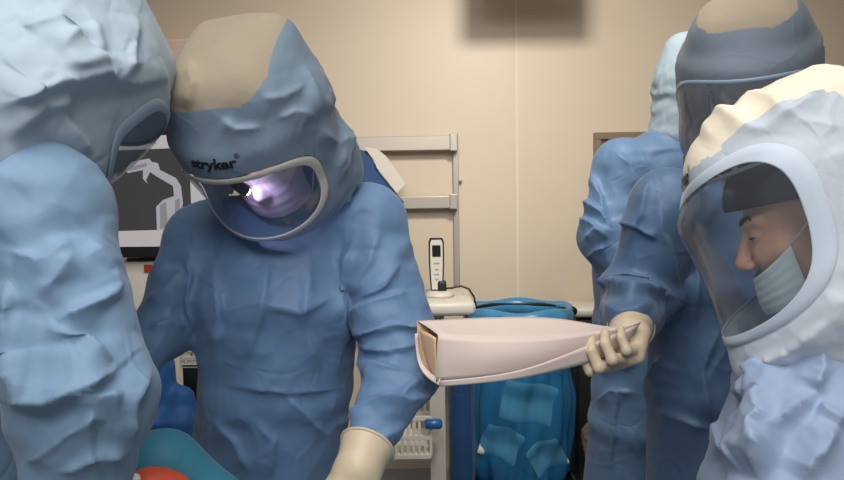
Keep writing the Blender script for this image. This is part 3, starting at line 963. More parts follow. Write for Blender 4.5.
    if mask:
        z0, z1, tilt, wd = mask['z0'], mask['z1'], mask.get('tilt', .25), mask.get('w', 1.15)
        th = np.linspace(-wd, wd, 49)
        rows = []
        mp = HEAD[:12] + HEAD[12:17]
        nr = 22
        for j in range(nr):
            q = j / (nr - 1)
            zt = z0 + (z1 - z0) * q + tilt * (np.abs(th) / wd) ** 1.5 * .05 - .012 * (1 - 2 * q) * (np.abs(th) / wd) ** 2
            pts = cyl_pts(mp, th, zt, 0, .0)
            r = np.hypot(pts[:, 0], pts[:, 1])
            # cloth bridges hollows: keep a smooth arc
            rs = .093 + .016 * np.cos(th * 1.1) * (1 - .5 * abs(q - .35)) + mask.get('out', 0)
            rr_ = np.maximum(r + .003, rs * (1 - .16 * (np.abs(th) / wd) ** 2)) + .0018 * (((q * 5) % 1) - .5)
            rows.append(L(np.stack([np.sin(th) * rr_, np.cos(th) * rr_, zt], 1)))
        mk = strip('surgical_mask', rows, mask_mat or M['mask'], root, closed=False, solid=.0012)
        for s in (0, -1):
            sg = -1 if s == 0 else 1
            ear = L(A3(.083 * sg, -.012, .012)); ear2 = L(A3(.083 * sg, -.02, -.03))
            for row, er in ((rows[-1], ear), (rows[0], ear2)):
                p = row[s]
                mid = (p + er) / 2 + headR.T @ A3(.006 * sg, 0, 0)
                MB().tube([p, mid, er], .0016, 6).build('ear_loop', M['loop'], mk, True)
    # ---- hood
    hood, hp = make_hood(root, hoodC, hoodR, hood_extra, hood_mats, hood_cut, seed + 40, logo_kw, hood_s, hood_h, hood_local,
                         folds=hood_folds, facet=hood_facet, op=op, visor=visor)
    return root, hood

def stand(pel, facing, spread=.10, off=0.0):
    """legs for a standing figure: dict sign -> knee, ankle, toe"""
    f = A3(facing[0], facing[1], 0); f /= np.linalg.norm(f)
    a = np.cross(f, A3(0, 0, 1))
    out = {}
    for s in (-1, 1):
        an = A3(pel[0], pel[1], .085) + a * spread * s + f * (off - .02)
        kn = A3(pel[0], pel[1], .50) + a * spread * s * .95 + f * (off + .03)
        out[s] = (kn, an, an + f * .15 - A3(0, 0, .05))
    return out

# pressed folds, laid on the cloth where the photograph shows them: path, height, soft side, sharp side
def fl(h, w1, w2, *p): return ([p[i:i + 2] for i in range(0, len(p), 2)], h, w1, w2)
FB = [fl(.007, .030, .006, 349, 314, 378, 300, 405, 292), fl(.008, .030, .006, 436, 330, 399, 327, 346, 336), fl(.008, .030, .006, 352, 362, 390, 368, 424, 384),
      fl(.007, .025, .005, 372, 402, 405, 400, 432, 392), fl(.008, .025, .006, 336, 425, 370, 405, 395, 398, 424, 372), fl(.006, .02, .005, 345, 447, 375, 440, 402, 424),
      fl(.006, .03, .006, 380, 230, 372, 262, 352, 300), fl(.005, .03, .006, 400, 262, 385, 285, 360, 300), fl(.006, .02, .006, 420, 345, 390, 352, 355, 345),
      fl(.006, .05, .008, 270, 258, 264, 305, 249, 361), fl(.005, .03, .006, 336, 389, 290, 392, 230, 386), fl(.006, .03, .006, 284, 394, 306, 412, 326, 436),
      fl(.010, .035, .008, 356, 236, 347, 300, 342, 350), fl(.005, .04, .008, 215, 262, 222, 310, 215, 360), fl(.005, .04, .008, 310, 262, 305, 320, 318, 372),
      fl(.005, .03, .006, 214, 420, 236, 440, 250, 470), fl(.008, .03, .008, 189, 335, 187, 290, 190, 250), fl(.006, .025, .006, 146, 302, 165, 290, 182, 270), fl(.006, .025, .006, 148, 330, 166, 322, 184, 326),
      fl(.005, .03, .006, 330, 300, 300, 312, 262, 306), fl(.005, .03, .006, 255, 420, 275, 440, 270, 478)]
FA = [fl(.010, .035, .007, 57, 324, 90, 302, 120, 284), fl(.018, .06, .008, 112, 372, 92, 388, 56, 402, 14, 402), fl(.009, .03, .006, 75, 399, 96, 397, 120, 393),
      fl(.010, .04, .007, 28, 462, 60, 436, 92, 412, 104, 420), fl(.009, .03, .006, 50, 327, 82, 340, 110, 362), fl(.007, .04, .010, 38, 298, 55, 275, 72, 252),
      fl(.007, .04, .010, 88, 240, 104, 262, 116, 290), fl(.010, .035, .008, 12, 280, 16, 340, 22, 400), fl(.008, .03, .007, 150, 372, 130, 402, 132, 440), fl(.008, .03, .007, 60, 470, 90, 452, 128, 450),
      fl(.006, .03, .008, 10, 250, 40, 262, 70, 240)]
FA = [(p, h * .8, w1 * .6, w2 * .7) for p, h, w1, w2 in FA]
FHA = [fl(.016, .05, .010, 112, 60, 104, 75, 42, 90, -10, 112), fl(.010, .03, .007, 71, 102, 37, 112, 6, 136), fl(.006, .02, .005, 46, 104, 70, 128, 92, 154), fl(.006, .02, .005, 92, 22, 96, 56),
       fl(.006, .02, .005, 137, 18, 128, 50, 118, 80), fl(.008, .025, .006, 108, 60, 80, 66, 50, 72), fl(.008, .03, .006, 168, 78, 140, 84, 108, 84), fl(.006, .02, .005, 60, 6, 66, 40, 50, 62),
       fl(.006, .02, .005, 112, 100, 120, 120, 112, 150), fl(.006, .025, .006, 20, 30, 50, 24, 84, 34), fl(.005, .02, .005, 140, 62, 118, 70, 104, 92)]
FHB = [fl(.007, .03, .006, 338, 62, 334, 90, 326, 116), fl(.006, .025, .006, 302, 66, 312, 92, 316, 122), fl(.005, .02, .005, 222, 118, 236, 128, 262, 126), fl(.005, .02, .005, 262, 98, 280, 96, 300, 86),
       fl(.007, .025, .006, 352, 118, 346, 150, 338, 186), fl(.006, .02, .005, 340, 150, 334, 180, 318, 212), fl(.005, .02, .005, 190, 60, 196, 84, 188, 110), fl(.005, .02, .005, 318, 130, 332, 140, 352, 138), fl(.005, .02, .005, 276, 118, 292, 112, 310, 116)]
FE = [fl(.010, .025, .005, 584, 197, 602, 212, 612, 228), fl(.010, .025, .005, 580, 218, 594, 224, 608, 238), fl(.008, .02, .005, 586, 238, 598, 232, 612, 230), fl(.007, .02, .005, 588, 256, 598, 248, 606, 246),
      fl(.008, .03, .006, 592, 172, 602, 196, 606, 216), fl(.006, .03, .006, 612, 150, 630, 164, 640, 190), fl(.006, .02, .005, 598, 400, 612, 390, 634, 392), fl(.006, .02, .005, 600, 372, 616, 366, 640, 362), fl(.006, .02, .005, 622, 380, 616, 420, 612, 470)]
FD = [fl(.016, .05, .006, 783, 366, 786, 398, 776, 440, 766, 484), fl(.012, .04, .006, 818, 393, 800, 416, 784, 436, 762, 484), fl(.008, .03, .006, 820, 404, 832, 412, 848, 422),
      fl(.010, .03, .006, 838, 428, 822, 455, 806, 484), fl(.012, .04, .006, 785, 364, 768, 384, 752, 404), fl(.008, .03, .006, 822, 350, 826, 372, 818, 394), fl(.006, .03, .006, 724, 424, 732, 440, 738, 460), fl(.006, .03, .006, 750, 410, 742, 440, 748, 480)]
FHD = [fl(.007, .02, .005, 728, 96, 760, 96, 792, 102), fl(.006, .02, .005, 714, 112, 742, 122, 772, 136), fl(.006, .02, .005, 746, 128, 770, 130, 802, 136), fl(.007, .02, .005, 760, 132, 790, 112, 822, 88),
       fl(.008, .025, .005, 700, 140, 722, 120, 748, 112), fl(.008, .025, .005, 740, 344, 770, 334, 806, 316, 844, 284), fl(.007, .025, .005, 752, 362, 784, 350, 830, 318), fl(.006, .02, .005, 806, 170, 822, 200, 840, 212),
       fl(.006, .02, .005, 812, 240, 826, 262, 848, 270), fl(.006, .02, .005, 820, 290, 836, 300, 850, 296), fl(.006, .02, .005, 800, 150, 820, 160, 848, 150), fl(.006, .02, .005, 770, 100, 800, 120, 844, 128)]
FC = [fl(.014, .04, .006, 666, 300, 631, 296, 592, 280), fl(.010, .04, .008, 661, 205, 670, 261, 677, 330), fl(.007, .03, .006, 659, 240, 640, 226, 620, 224), fl(.010, .03, .006, 654, 386, 657, 370, 664, 356), fl(.008, .03, .006, 656, 408, 680, 416, 708, 428),
      fl(.006, .03, .006, 690, 240, 700, 280, 694, 330), fl(.007, .025, .006, 600, 300, 620, 312, 650, 306), fl(.006, .03, .006, 720, 330, 704, 370, 712, 420), fl(.007, .03, .006, 650, 180, 646, 214, 630, 250)]

# the surgeon bending over the table, facing the camera
hB = W(264, 141, 1.30)
RB = frame_from((-.12, -1.0), math.radians(49), math.radians(6))
SB = dict(R=[W(200, 240, 1.46), W(158, 332, 1.38), W(108, 395, 1.22), (.072, .057, .046)],
          L=[W(368, 222, 1.46), W(403, 362, 1.40), W(360, 464, 1.20), (.078, .086, .044)])
TB = [(W(285, 222, 1.48), .165, .105), (W(275, 300, 1.46), .190, .140), (W(277, 385, 1.50), .168, .14), (W(265, 500, 1.55), .185, .150), (A3(-.36, 1.56, .40), .20, .17)]
make_person('person in blue gown bent toward the camera, violet light on the mask behind the visor',
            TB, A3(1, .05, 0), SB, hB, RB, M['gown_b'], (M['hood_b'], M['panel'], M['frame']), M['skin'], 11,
            stand((-.36, 1.56), (0, -1)),
            dict(R=dict(dir=A3(-.1, -.6, -.75), back=A3(-.3, -.5, .8)), L=dict(dir=A3(-.15, -.75, -.65), back=A3(.3, -.5, .8), cuff_r=.053, cuff_len=.040)),
            hood_extra=[dict(t='rc', a=W(312, 165, 1.40), b=W(298, 195, 1.42), ra=.095, rb=.105, k=.06)],
            hood_cut=lambda l, w: -.145 - l[:, 2] - .10 * np.maximum(-l[:, 1], 0),
            logo_kw=dict(zmid=.098, th0=.10, tilt=-.02), mask=dict(z0=-.115, z1=-.002, w=1.02), mask_mat=M['mask_b'], op=dict(A=math.radians(60), zc=-.018, B=.094, n=2.6, band=(.87, .99)), folds=FB, hood_folds=FHB, hood_facet=dict(amp=.010, cell=.07))

# the one at the left edge, seen from behind the right shoulder
hA = W(38, 92, .98)
RA = frame_from((.36, .93), math.radians(50))
TA = [(W(-35, 215, 1.05), .15, .11), (W(-55, 300, 1.06), .20, .15), (W(-60, 400, 1.05), .19, .16), (W(-70, 560, 1.05), .19, .17), (A3(-.74, 1.02, .40), .21, .19)]
SA = dict(R=[W(36, 217, .85), W(86, 395, .80), W(66, 580, .78), (.086, .077, .055)],
          L=[W(-60, 215, 1.2), W(0, 420, 1.28), W(50, 510, 1.2), (.08, .075, .05)])
make_person('person in light blue gown with back to us, pale creased hood turned to the screen',
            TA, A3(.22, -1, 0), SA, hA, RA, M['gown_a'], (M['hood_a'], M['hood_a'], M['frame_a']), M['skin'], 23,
            stand((-.74, 1.02), (1, .2)),
            dict(R=dict(dir=A3(.7, .3, -.4), back=A3(0, -.5, .8)), L=dict(dir=A3(.7, -.3, -.4), back=A3(0, .3, .9))),
            hood_extra=[dict(t='rc', a=W(0, 125, 1.02), b=W(-40, 165, 1.05), ra=.14, rb=.14, k=.06)],
            hood_cut=lambda l, w: -.24 - l[:, 2], gown_h=.0075, face=False, hood_s=.03, op=dict(A=math.radians(66), B=.092, band=(.94, 1.06)), growth=(.05, .02, .02), folds=FA, hood_folds=FHA, hood_facet=dict(cell=.055, amp=.0075), facet=dict(amp=.006, cell=.10),
            gown_extra=[dict(t='rc', a=W(-90, 190, .92), b=W(18, 207, .86), ra=.112, rb=.088, k=.04)])

# the one holding the packet
hC = W(747, 94, 1.52)
RC = frame_from((-.55, -1.0), math.radians(27))
TC = [(W(735, 205, 1.62), .16, .11), (W(725, 290, 1.62), .185, .145), (W(722, 390, 1.63), .185, .15), (W(722, 500, 1.64), .19, .155), (A3(.76, 1.64, .40), .20, .17)]
SCp = dict(R=[W(668, 205, 1.52), W(636, 300, 1.56), W(630, 332, 1.335), (.080, .076, .058)],
           L=[W(800, 215, 1.70), W(830, 370, 1.72), W(800, 470, 1.5), (.08, .075, .05)])
HOLD = [(.55, 1.35, .7), (.6, 1.4, .75), (.65, 1.4, .75), (.7, 1.4, .75)]
make_person('person in deep blue gown gripping the paper packet in a cream-gloved fist',
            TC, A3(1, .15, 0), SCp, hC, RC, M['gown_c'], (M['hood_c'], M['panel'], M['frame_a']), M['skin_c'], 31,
            stand((.76, 1.64), (-.3, -1)),
            dict(R=dict(dir=A3(-.40, -.75, -.42), back=A3(.2, -.40, -.9), curl=HOLD, h=.0036, cuff_r=.044, cuff_len=.03, thumb=(.55, .9), S=1.18, spread=.05),
                 L=dict(dir=A3(-.3, -.8, -.3), back=A3(.6, -.2, .7))),
            hood_extra=[], hood_cut=lambda l, w: -.20 - l[:, 2], visor='visor_hazy', logo_kw=None, mask=dict(z0=-.115, z1=-.01, w=1.2), op=dict(zc=-.040, B=.130, A=math.radians(75), band=(.96, 1.02)), folds=FC)

# the one behind, at the wall
hE = W(712, 104, 2.02)
RE = frame_from((.7, -.7), math.radians(10))
TE = [(W(665, 165, 2.06), .15, .11), (W(650, 230, 2.06), .19, .145), (W(652, 320, 2.07), .18, .15), (W(650, 420, 2.08), .19, .155), (A3(.72, 2.08, .40), .21, .17)]
SE = dict(R=[W(622, 168, 2.04), W(606, 238, 2.02), W(650, 300, 1.94), (.085, .080, .06)],
          L=[W(720, 165, 2.1), W(750, 270, 2.08), W(720, 320, 1.92), (.08, .075, .055)])
make_person('person in blue gown half hidden at the wall, bent elbow before the metal frame',
            TE, A3(1, .1, 0), SE, hE, RE, M['gown_e'], (M['hood_a'], M['hood_a'], M['frame_d']), M['skin'], 47,
            stand((.72, 2.08), (.3, -1)),
            dict(R=dict(dir=A3(.8, -.4, 0), back=A3(0, -.5, .8)), L=dict(dir=A3(-.5, -.7, 0), back=A3(0, -.4, .9))),
            hood_extra=[], hood_cut=lambda l, w: -.20 - l[:, 2], face=False, hood_s=.03, facet=dict(amp=.006), folds=FE, growth=(.03, .015, .02), op=dict(band=(.95, 1.03)))

# the one in profile at the right
hD = W(815, 227, 1.0)
RD = frame_from((-.87, .46), math.radians(33), math.radians(-2))
TD = [(W(880, 350, 1.08), .15, .11), (W(838, 420, 1.08), .19, .15), (W(806, 520, 1.08), .19, .16), (A3(.70, 1.10, .75), .19, .17), (A3(.74, 1.12, .38), .21, .19)]
SD = dict(L=[W(842, 402, .93), W(775, 560, .86), W(640, 640, .88), (.095, .085, .06)],
          R=[W(830, 385, 1.24), W(770, 520, 1.26), W(650, 600, 1.10), (.085, .075, .06)])
make_person('person in profile with cream-topped white hood, mask slipped below the bare nose',
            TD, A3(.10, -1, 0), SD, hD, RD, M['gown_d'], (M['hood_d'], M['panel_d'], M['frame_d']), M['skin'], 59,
            stand((.74, 1.12), (-1, -.1)),
            dict(L=dict(dir=A3(-.8, .1, -.4), back=A3(0, -.4, .9)), R=dict(dir=A3(-.8, -.1, -.4), back=A3(0, .3, .9))),
            hood_extra=[dict(t='rc', a=W(800, 330, 1.0), b=W(770, 365, .99), ra=.09, rb=.05, k=.05), dict(t='rc', a=W(840, 290, 1.0), b=W(850, 330, 1.02), ra=.17, rb=.16, k=.06)],
            hood_cut=lambda l, w: -.165 - l[:, 2] - .25 * np.maximum(l[:, 1], 0) ,
            gown_h=.0075, logo_kw=dict(zmid=.157, th0=-.40, size=.026), mask=dict(z0=-.128, z1=-.068, tilt=.6, w=1.1), hood_s=.06, growth=(.05, .03, .03), head_up=.020, head_tilt=math.radians(12), helmet_up=.022,
            op=dict(skew=.022, n=3.4, A=math.radians(90), tap=math.radians(15), zc=.026, B=.104, band=(.97, 1.10), pw=.112), hood_facet=dict(cell=.055, amp=.0075), folds=FD, hood_folds=FHD)

# ------------------------------------------------------------------ headlamp on the helmet of the surgeon
def headlamp(root, C, R, loc, aim, color, energy):
    L = lambda p: p @ R + C
    p, q = L(loc), L(aim)
    d = (q - p) / np.linalg.norm(q - p)
    hd = [o for o in root.children if o.name.startswith('helmet')][0]
    lamp = MB().tube([p - d * .030, p - d * .012, p], [.008, .011, .012], 14).build('headlamp', M['black'], hd, True)
    bm = MB(); bmesh.ops.create_uvsphere(bm.bm, u_segments=16, v_segments=10, radius=.0085, matrix=Matrix.Translation(p + d * .003)); bm.build('lamp_lens', M['lamp'], hd, True)
    MB().tube([L(loc * A3(1, .80, 1) + A3(0, 0, .045)), p - d * .02], .004, 8).build('lamp_bracket', M['black'], hd, True)
    l = bpy.data.lights.new('headlamp_beam', 'SPOT'); l.energy = energy; l.color = color; l.spot_size = 2.0; l.spot_blend = .6; l.shadow_soft_size = .006
    o = bpy.data.objects.new('headlamp_beam', l); COL.objects.link(o)
    o.location = p + d * .013
    o.rotation_euler = Vector(d).to_track_quat('-Z', 'Y').to_euler()
M['lamp'] = principled('lamp_lens', (.9, .9, 1), .3, emis=(.85, .8, 1.0), estr=30)
pB = [o for o in COL.objects if o.name == 'person'][0]
headlamp(pB, hB, RB, A3(.002, .140, .010), A3(-.01, .120, -.05), (.72, .62, 1.0), .22)

# ------------------------------------------------------------------ paper packet
def packet():
    root = thing('paper_packet', 'open pinkish white paper packet held out level above the blue bag', 'packet', tuple(float(v) for v in W(520, 355, 1.26)))
    def sheet(name, rows, mat, par=None, solid=.0012, sub=2, crease=()):
        V = np.concatenate([np.array(r) for r in rows]); n = len(rows[0]); Fq = []
        for r in range(len(rows) - 1):
            for i in range(n - 1):
                Fq.append((r * n + i, r * n + i + 1, (r + 1) * n + i + 1, (r + 1) * n + i))
        me = mesh_np(name, V, np.array(Fq))
        bm = bmesh.new(); bm.from_mesh(me)
        cl = bm.edges.layers.float.get('crease_edge') or bm.edges.layers.float.new('crease_edge')
        for e in bm.edges:
            a, b = sorted(v.index for v in e.verts)
            if a // n == b // n and (a // n) in crease: e[cl] = .85
        bm.to_mesh(me); bm.free()
        o = link(name, me, mat, par or root, sub=0)
        m = o.modifiers.new('sub', 'SUBSURF'); m.levels = sub; m.render_levels = sub; m.boundary_smooth = 'PRESERVE_CORNERS'
        m = o.modifiers.new('thick', 'SOLIDIFY'); m.thickness = solid; m.offset = 0
        return o
    # one sheet wrapped round: back edge over the top, down the front, under, with the lower flap folded forward
    top_b = [W(417, 321, 1.27), W(470, 318, 1.275), W(522, 316.5, 1.28), W(562, 318, 1.29), W(600, 326, 1.30), W(622, 328, 1.305)]
    top_m = [W(428, 327, 1.24), W(475, 327, 1.24), W(522, 328, 1.24), W(565, 328, 1.26), W(602, 329, 1.28), W(632, 326, 1.29)]
    fr_t = [W(438, 335, 1.185), W(478, 338.5, 1.19), W(522, 339.5, 1.195), W(566, 337, 1.215), W(606, 331, 1.245), W(641, 322.5, 1.27)]
    fr_m = [W(436, 359, 1.187), W(478, 358, 1.178), W(522, 357, 1.185), W(562, 352, 1.21), W(600, 343, 1.245), W(634, 329, 1.27)]
    fr_b = [W(436, 382, 1.195), W(478, 379, 1.19), W(520, 374, 1.20), W(556, 366, 1.22), W(592, 355, 1.25), W(620, 343, 1.275)]
    bot = [W(428, 378, 1.26), W(470, 378, 1.27), W(518, 374, 1.27), W(552, 366, 1.28), W(590, 357, 1.29), W(612, 347, 1.295)]
    sheet('top_panel', [top_b, top_m, fr_t], M['paper'])
    sheet('front_panel', [fr_t, fr_m, fr_b], M['paper'])
    sheet('under_panel', [fr_b, bot], M['paper'])
    bk = [W(418, 364, 1.275), W(465, 362, 1.285), W(518, 358, 1.29), W(556, 352, 1.295), W(592, 345, 1.30), W(614, 338, 1.305)]
    sheet('back_panel', [bot, bk, top_b], M['paper_in'])
    # turned-over lower flap
    f1 = [W(415, 334, 1.262), W(416, 352, 1.255), W(419, 368, 1.24), W(428, 379, 1.215), W(440, 386, 1.186)]
    f2 = [W(418, 333, 1.268), W(419, 350, 1.262), W(422, 365, 1.247), W(431, 374, 1.222), W(440, 379, 1.192)]
    o = sheet('end_flap', [f1, f2], M['paper'], sub=2)
    g1 = [W(440, 386.5, 1.181), W(480, 383.5, 1.176), W(520, 379, 1.183), W(556, 371, 1.208), W(598, 361, 1.240), W(624, 347, 1.268)]
    g2 = [W(438, 381, 1.179), W(480, 377.5, 1.174), W(522, 371, 1.180), W(560, 357, 1.203), W(600, 340, 1.236), W(640, 324, 1.264)]
    sheet('lower_flap', [g1, g2], M['paper'], sub=2)
    # inner wrap seen in the open end
    i1 = [W(425, 331, 1.235), W(428, 350, 1.23), W(432, 366, 1.222), W(435, 378, 1.21)]
    i2 = [W(436, 338, 1.20), W(436, 352, 1.20), W(436, 366, 1.202), W(436, 378, 1.203)]
    i0 = [W(420, 330, 1.265), W(423, 348, 1.26), W(428, 364, 1.25), W(432, 376, 1.235)]
    o = sheet('inner_wrap', [i0, i1, i2], M['paper_in'], sub=2); o['label'] = 'tan inner lining in the open end'
packet()

# ------------------------------------------------------------------ wall fittings
def wx(x, y, yw):
    """point seen at pixel (x, y) on the upright plane Y = yw"""
    d = FWD + (x - CX) / F_PX * RGT + (CY - y) / F_PX * UP
    return CAM + d * (yw / d[1])
rk = thing('wall_rail', 'metal wall rail with two level bars and an upright beside the hooded surgeon', 'rail', tuple(float(v) for v in wx(457, 200, YB)))
for (y0, y1) in ((137, 151), (196, 208)):
    a, b = wx(300, (y0 + y1) / 2, YB), wx(455, (y0 + y1) / 2, YB)
    zc = wx(450, (y0 + y1) / 2, YB)[2]; hh = (y1 - y0) / 2 * YB / F_PX
    MB().box(A3(a[0], YB - .075, zc - hh), A3(b[0] - .02, YB - .03, zc + hh), .004).build('bar', M['metal'], rk)
    MB().box(A3(b[0] - .03, YB - .085, zc - hh * 1.15), A3(b[0] + .008, YB - .001, zc + hh * 1.25), .004).build('bar_end', M['metal'], rk)
pt, pb = wx(455, 133, YB), wx(457, 296, YB)
MB().box(A3(pt[0] - .014, YB - .03, pb[2]), A3(pt[0] + .014, YB - .001, pt[2]), .003).build('upright', M['metal'], rk)
kx = wx(460, 180, YB)
MB().tube([A3(kx[0], YB - .001, kx[2]), A3(kx[0], YB - .03, kx[2])], [.008, .011], 12).build('knob', M['white'], rk, True)

hk = thing('wall_frame', 'metal framed grey wall panel behind the bent elbow', 'panel', tuple(float(v) for v in wx(630, 190, YB)))
p0, p1 = wx(593, 133, YB), wx(690, 265, YB)
mb = MB()
for lo, hi in (((p0[0], p1[2] + .035), (p0[0] + .035, p0[2] - .035)), ((p1[0] - .035, p1[2] + .035), (p1[0], p0[2] - .035)), ((p0[0], p0[2] - .035), (p1[0], p0[2])), ((p0[0], p1[2]), (p1[0], p1[2] + .035))):
    mb.box(A3(lo[0], YB - .03, lo[1]), A3(hi[0], YB - .001, hi[1]), .003)
mb.build('frame', M['brown_metal'], hk)
MB().box(A3(p0[0] + .03, YB - .012, p1[2] + .03), A3(p1[0] - .03, YB - .001, p0[2] - .03)).build('panel', M['dimglass'] if 'dimglass' in M else M['metal'], hk)

# cloth with a white corner hung on the rail
hb = thing('hanging_cloth', 'dark blue cloth with a stiff white corner hanging from the wall rail', 'cloth', tuple(float(v) for v in wx(375, 200, YB - .1)))
c = [wx(x, y, YB - .10) for x, y in ((330, 152), (362, 150), (370, 158), (377, 166), (379, 172), (404, 202), (400, 212), (388, 330), (330, 330))]
MB().prism(c, (0, -.018, 0)).build('cloth', M['bundle'], hb)
c = [wx(x, y, YB - .125) for x, y in ((364, 147), (377, 149), (386, 156), (406, 184), (397, 193), (377, 168), (374, 160))]
MB().prism(c, (0, -.012, 0)).build('white_corner', M['towel'], hb)

# ------------------------------------------------------------------ trolley with the handheld device
tr = thing('equipment_trolley', 'white trolley with a rounded top and slotted basket behind the surgeon', 'trolley', (0.06, 2.62, 0.0))
zt = 1.012
xa, xb = W(396, 300, 2.6)[0], W(473, 300, 2.6)[0]
MB().box(A3(xa, 2.44, zt - .055), A3(xb, 2.86, zt), .018).build('top', M['white'], tr, True)
x0, x1 = W(430, 430, 2.55)[0], W(446, 430, 2.55)[0]
MB().box(A3(x0, 2.53, .10), A3(x1, 2.60, zt - .05), .004).build('column', M['trolley'] if 'trolley' in M else M['white'], tr)
xb2 = x1 + .004
MB().box(A3(xa, 2.42, .07), A3(xb2, 2.86, .11), .01).build('base', M['white'], tr)
for cx_ in (xa + .04, xb2 - .03):
    for cy_ in (2.46, 2.82):
        MB().tube([A3(cx_ - .012, cy_, .035), A3(cx_ + .012, cy_, .035)], .035, 16).build('caster', M['black'], tr, True)
bz = W(415, 418, 2.5)[2]
bx0, bx1 = W(385, 440, 2.5)[0], W(431, 440, 2.5)[0]
mb = MB()
mb.box(A3(bx0, 2.46, bz - .16), A3(bx1, 2.74, bz - .145))
for z in (bz, bz - .075, bz - .15):
    mb.box(A3(bx0, 2.455, z - .012), A3(bx1, 2.468, z + .003)); mb.box(A3(bx0, 2.735, z - .012), A3(bx1, 2.748, z + .003))
for x in np.linspace(bx0, bx1, 9):
    mb.box(A3(x - .005, 2.457, bz - .15), A3(x + .005, 2.466, bz)); mb.box(A3(x - .005, 2.737, bz - .15), A3(x + .005, 2.746, bz))
mb.build('basket', M['white'], tr)
cp = W(434, 424, 2.50)
o = MB().tube([cp - A3(.035, 0, 0), cp - A3(.03, 0, -.001), cp + A3(.022, 0, 0), cp + A3(.032, 0, 0)], [.014, .020, .020, .012], 14).build('clamp_grip', M['bluegrip'] if 'bluegrip' in M else M['drape'], tr, True)
o['label'] = 'blue rounded grip on the column'

dv = thing('handheld_device', 'black-edged white handheld meter upright in its cradle on the trolley', 'device', tuple(float(v) for v in (W(437, 288, 2.6)[0], 2.6, zt)))
dx = W(437, 288, 2.6)[0]
dz0, dz1 = zt + .02, 1.4 + (200 - 232) / F_PX * 2.6 + .02
cyd = 2.60
body = [(-.030, dz0), (.030, dz0), (.032, dz0 + .05), (.034, (dz0 + dz1) / 2), (.034, dz1 - .015), (.026, dz1), (-.026, dz1), (-.034, dz1 - .015), (-.034, (dz0 + dz1) / 2), (-.032, dz0 + .05)]
dz1 = zt + .235
body = [(-.024, dz0), (.024, dz0), (.028, dz0 + .05), (.031, dz0 + .12), (.031, dz1 - .014), (.024, dz1), (-.024, dz1), (-.031, dz1 - .014), (-.031, dz0 + .12), (-.028, dz0 + .05)]
MB().prism([A3(dx + a, cyd, b) for a, b in body], (0, .022, 0)).build('casing', M['black'], dv)
MB().prism([A3(dx + a * .80, cyd - .002, dz0 + .008 + (b - dz0) * .93) for a, b in body], (0, .004, 0)).build('faceplate', M['white'], dv)
MB().box(A3(dx - .017, cyd - .0045, dz1 - .075), A3(dx + .017, cyd - .001, dz1 - .028), .002).build('display', M['screen_black'], dv)
for z, w in ((dz1 - .10, .012), (dz1 - .125, .007), (dz1 - .145, .009), (dz1 - .165, .007)):
    MB().box(A3(dx - w, cyd - .004, z - .004), A3(dx + w, cyd - .001, z + .004), .001).build('button', M['metal'], dv)
MB().tube([A3(dx + .01, cyd, zt + .001), A3(dx + .01, cyd, zt + .012), A3(dx + .01, cyd, zt + .022)], [.060, .058, .040], 28).build('cradle', M['white'], dv, True)
MB().box(A3(dx + .004, cyd - .012, zt + .012), A3(dx + .038, cyd + .03, zt + .062), .006).build('plug', M['black'], dv, True)
cb = [A3(dx + .035, cyd + .01, zt + .03)] + [W(x, y, d) for x, y, d in ((452, 288, 2.62), (461, 286, 2.62), (469, 289, 2.62), (474, 297, 2.62), (476, 306, 2.62))]
cu = [cb[0]]
for i in range(len(cb) - 1):
    for t in (.33, .66, 1.0): cu.append(cb[i] * (1 - t) + cb[i + 1] * t)
MB().tube(cu, .004, 8).build('cable', M['black'], dv, True)

# ------------------------------------------------------------------ waste bag on its stand
def film(name, col, alpha, rough=.18):
    m = bpy.data.materials.new(name); m.use_nodes = True
    nt = m.node_tree; nt.nodes.clear()
    out = nt.nodes.new('ShaderNodeOutputMaterial')
    t = nt.nodes.new('ShaderNodeBsdfTransparent'); t.inputs[0].default_value = (*[c ** .28 for c in col], 1)
    p = nt.nodes.new('ShaderNodeBsdfPrincipled'); p.inputs['Base Color'].default_value = (*col, 1); p.inputs['Roughness'].default_value = rough
    tc = nt.nodes.new('ShaderNodeTexCoord'); n = nt.nodes.new('ShaderNodeTexNoise'); n.inputs['Scale'].default_value = 14; n.inputs['Detail'].default_value = 4
    nt.links.new(tc.outputs['Object'], n.inputs['Vector'])
    b = nt.nodes.new('ShaderNodeBump'); b.inputs['Strength'].default_value = .7; b.inputs['Distance'].default_value = .01
    nt.links.new(n.outputs[0], b.inputs['Height']); nt.links.new(b.outputs[0], p.inputs['Normal'])
    mx = nt.nodes.new('ShaderNodeMixShader'); mx.inputs[0].default_value = alpha
    nt.links.new(t.outputs[0], mx.inputs[1]); nt.links.new(p.outputs[0], mx.inputs[2]); nt.links.new(mx.outputs[0], out.inputs[0])
    return m
M['film'] = film('blue_bag_film', (.035, .26, .56), .45)
bc = W(519, 308, 2.98); bcx, bcy, brz = float(bc[0]), float(bc[1]), float(bc[2])
st = thing('waste_bag_stand', 'black wheeled stand with a rim ring holding the clear blue waste bag', 'stand', (bcx, bcy, 0))
R1, R2 = .220, .185
ring = [A3(bcx + R1 * 1.02 * math.cos(t), bcy + R2 * 1.02 * math.sin(t), brz - .012) for t in np.linspace(0, 2 * np.pi, 41)]
MB().tube(ring, .012, 8).build('rim_ring', M['black'], st, True)
for sx_ in (-1, 1):
    k = A3(bcx + sx_ * (R1 + .018), bcy - .02, brz - .012)
    MB().tube([k + A3(0, -.022, 0), k + A3(0, .022, 0)], [.020, .020], 14).build('clamp_knob', M['black'], st, True)
    MB().tube([A3(bcx + sx_ * (R1 + .02), bcy + .06, brz - .02), A3(bcx + sx_ * (R1 + .02), bcy + .06, .08)], .012, 8).build('upright', M['black'], st, True)
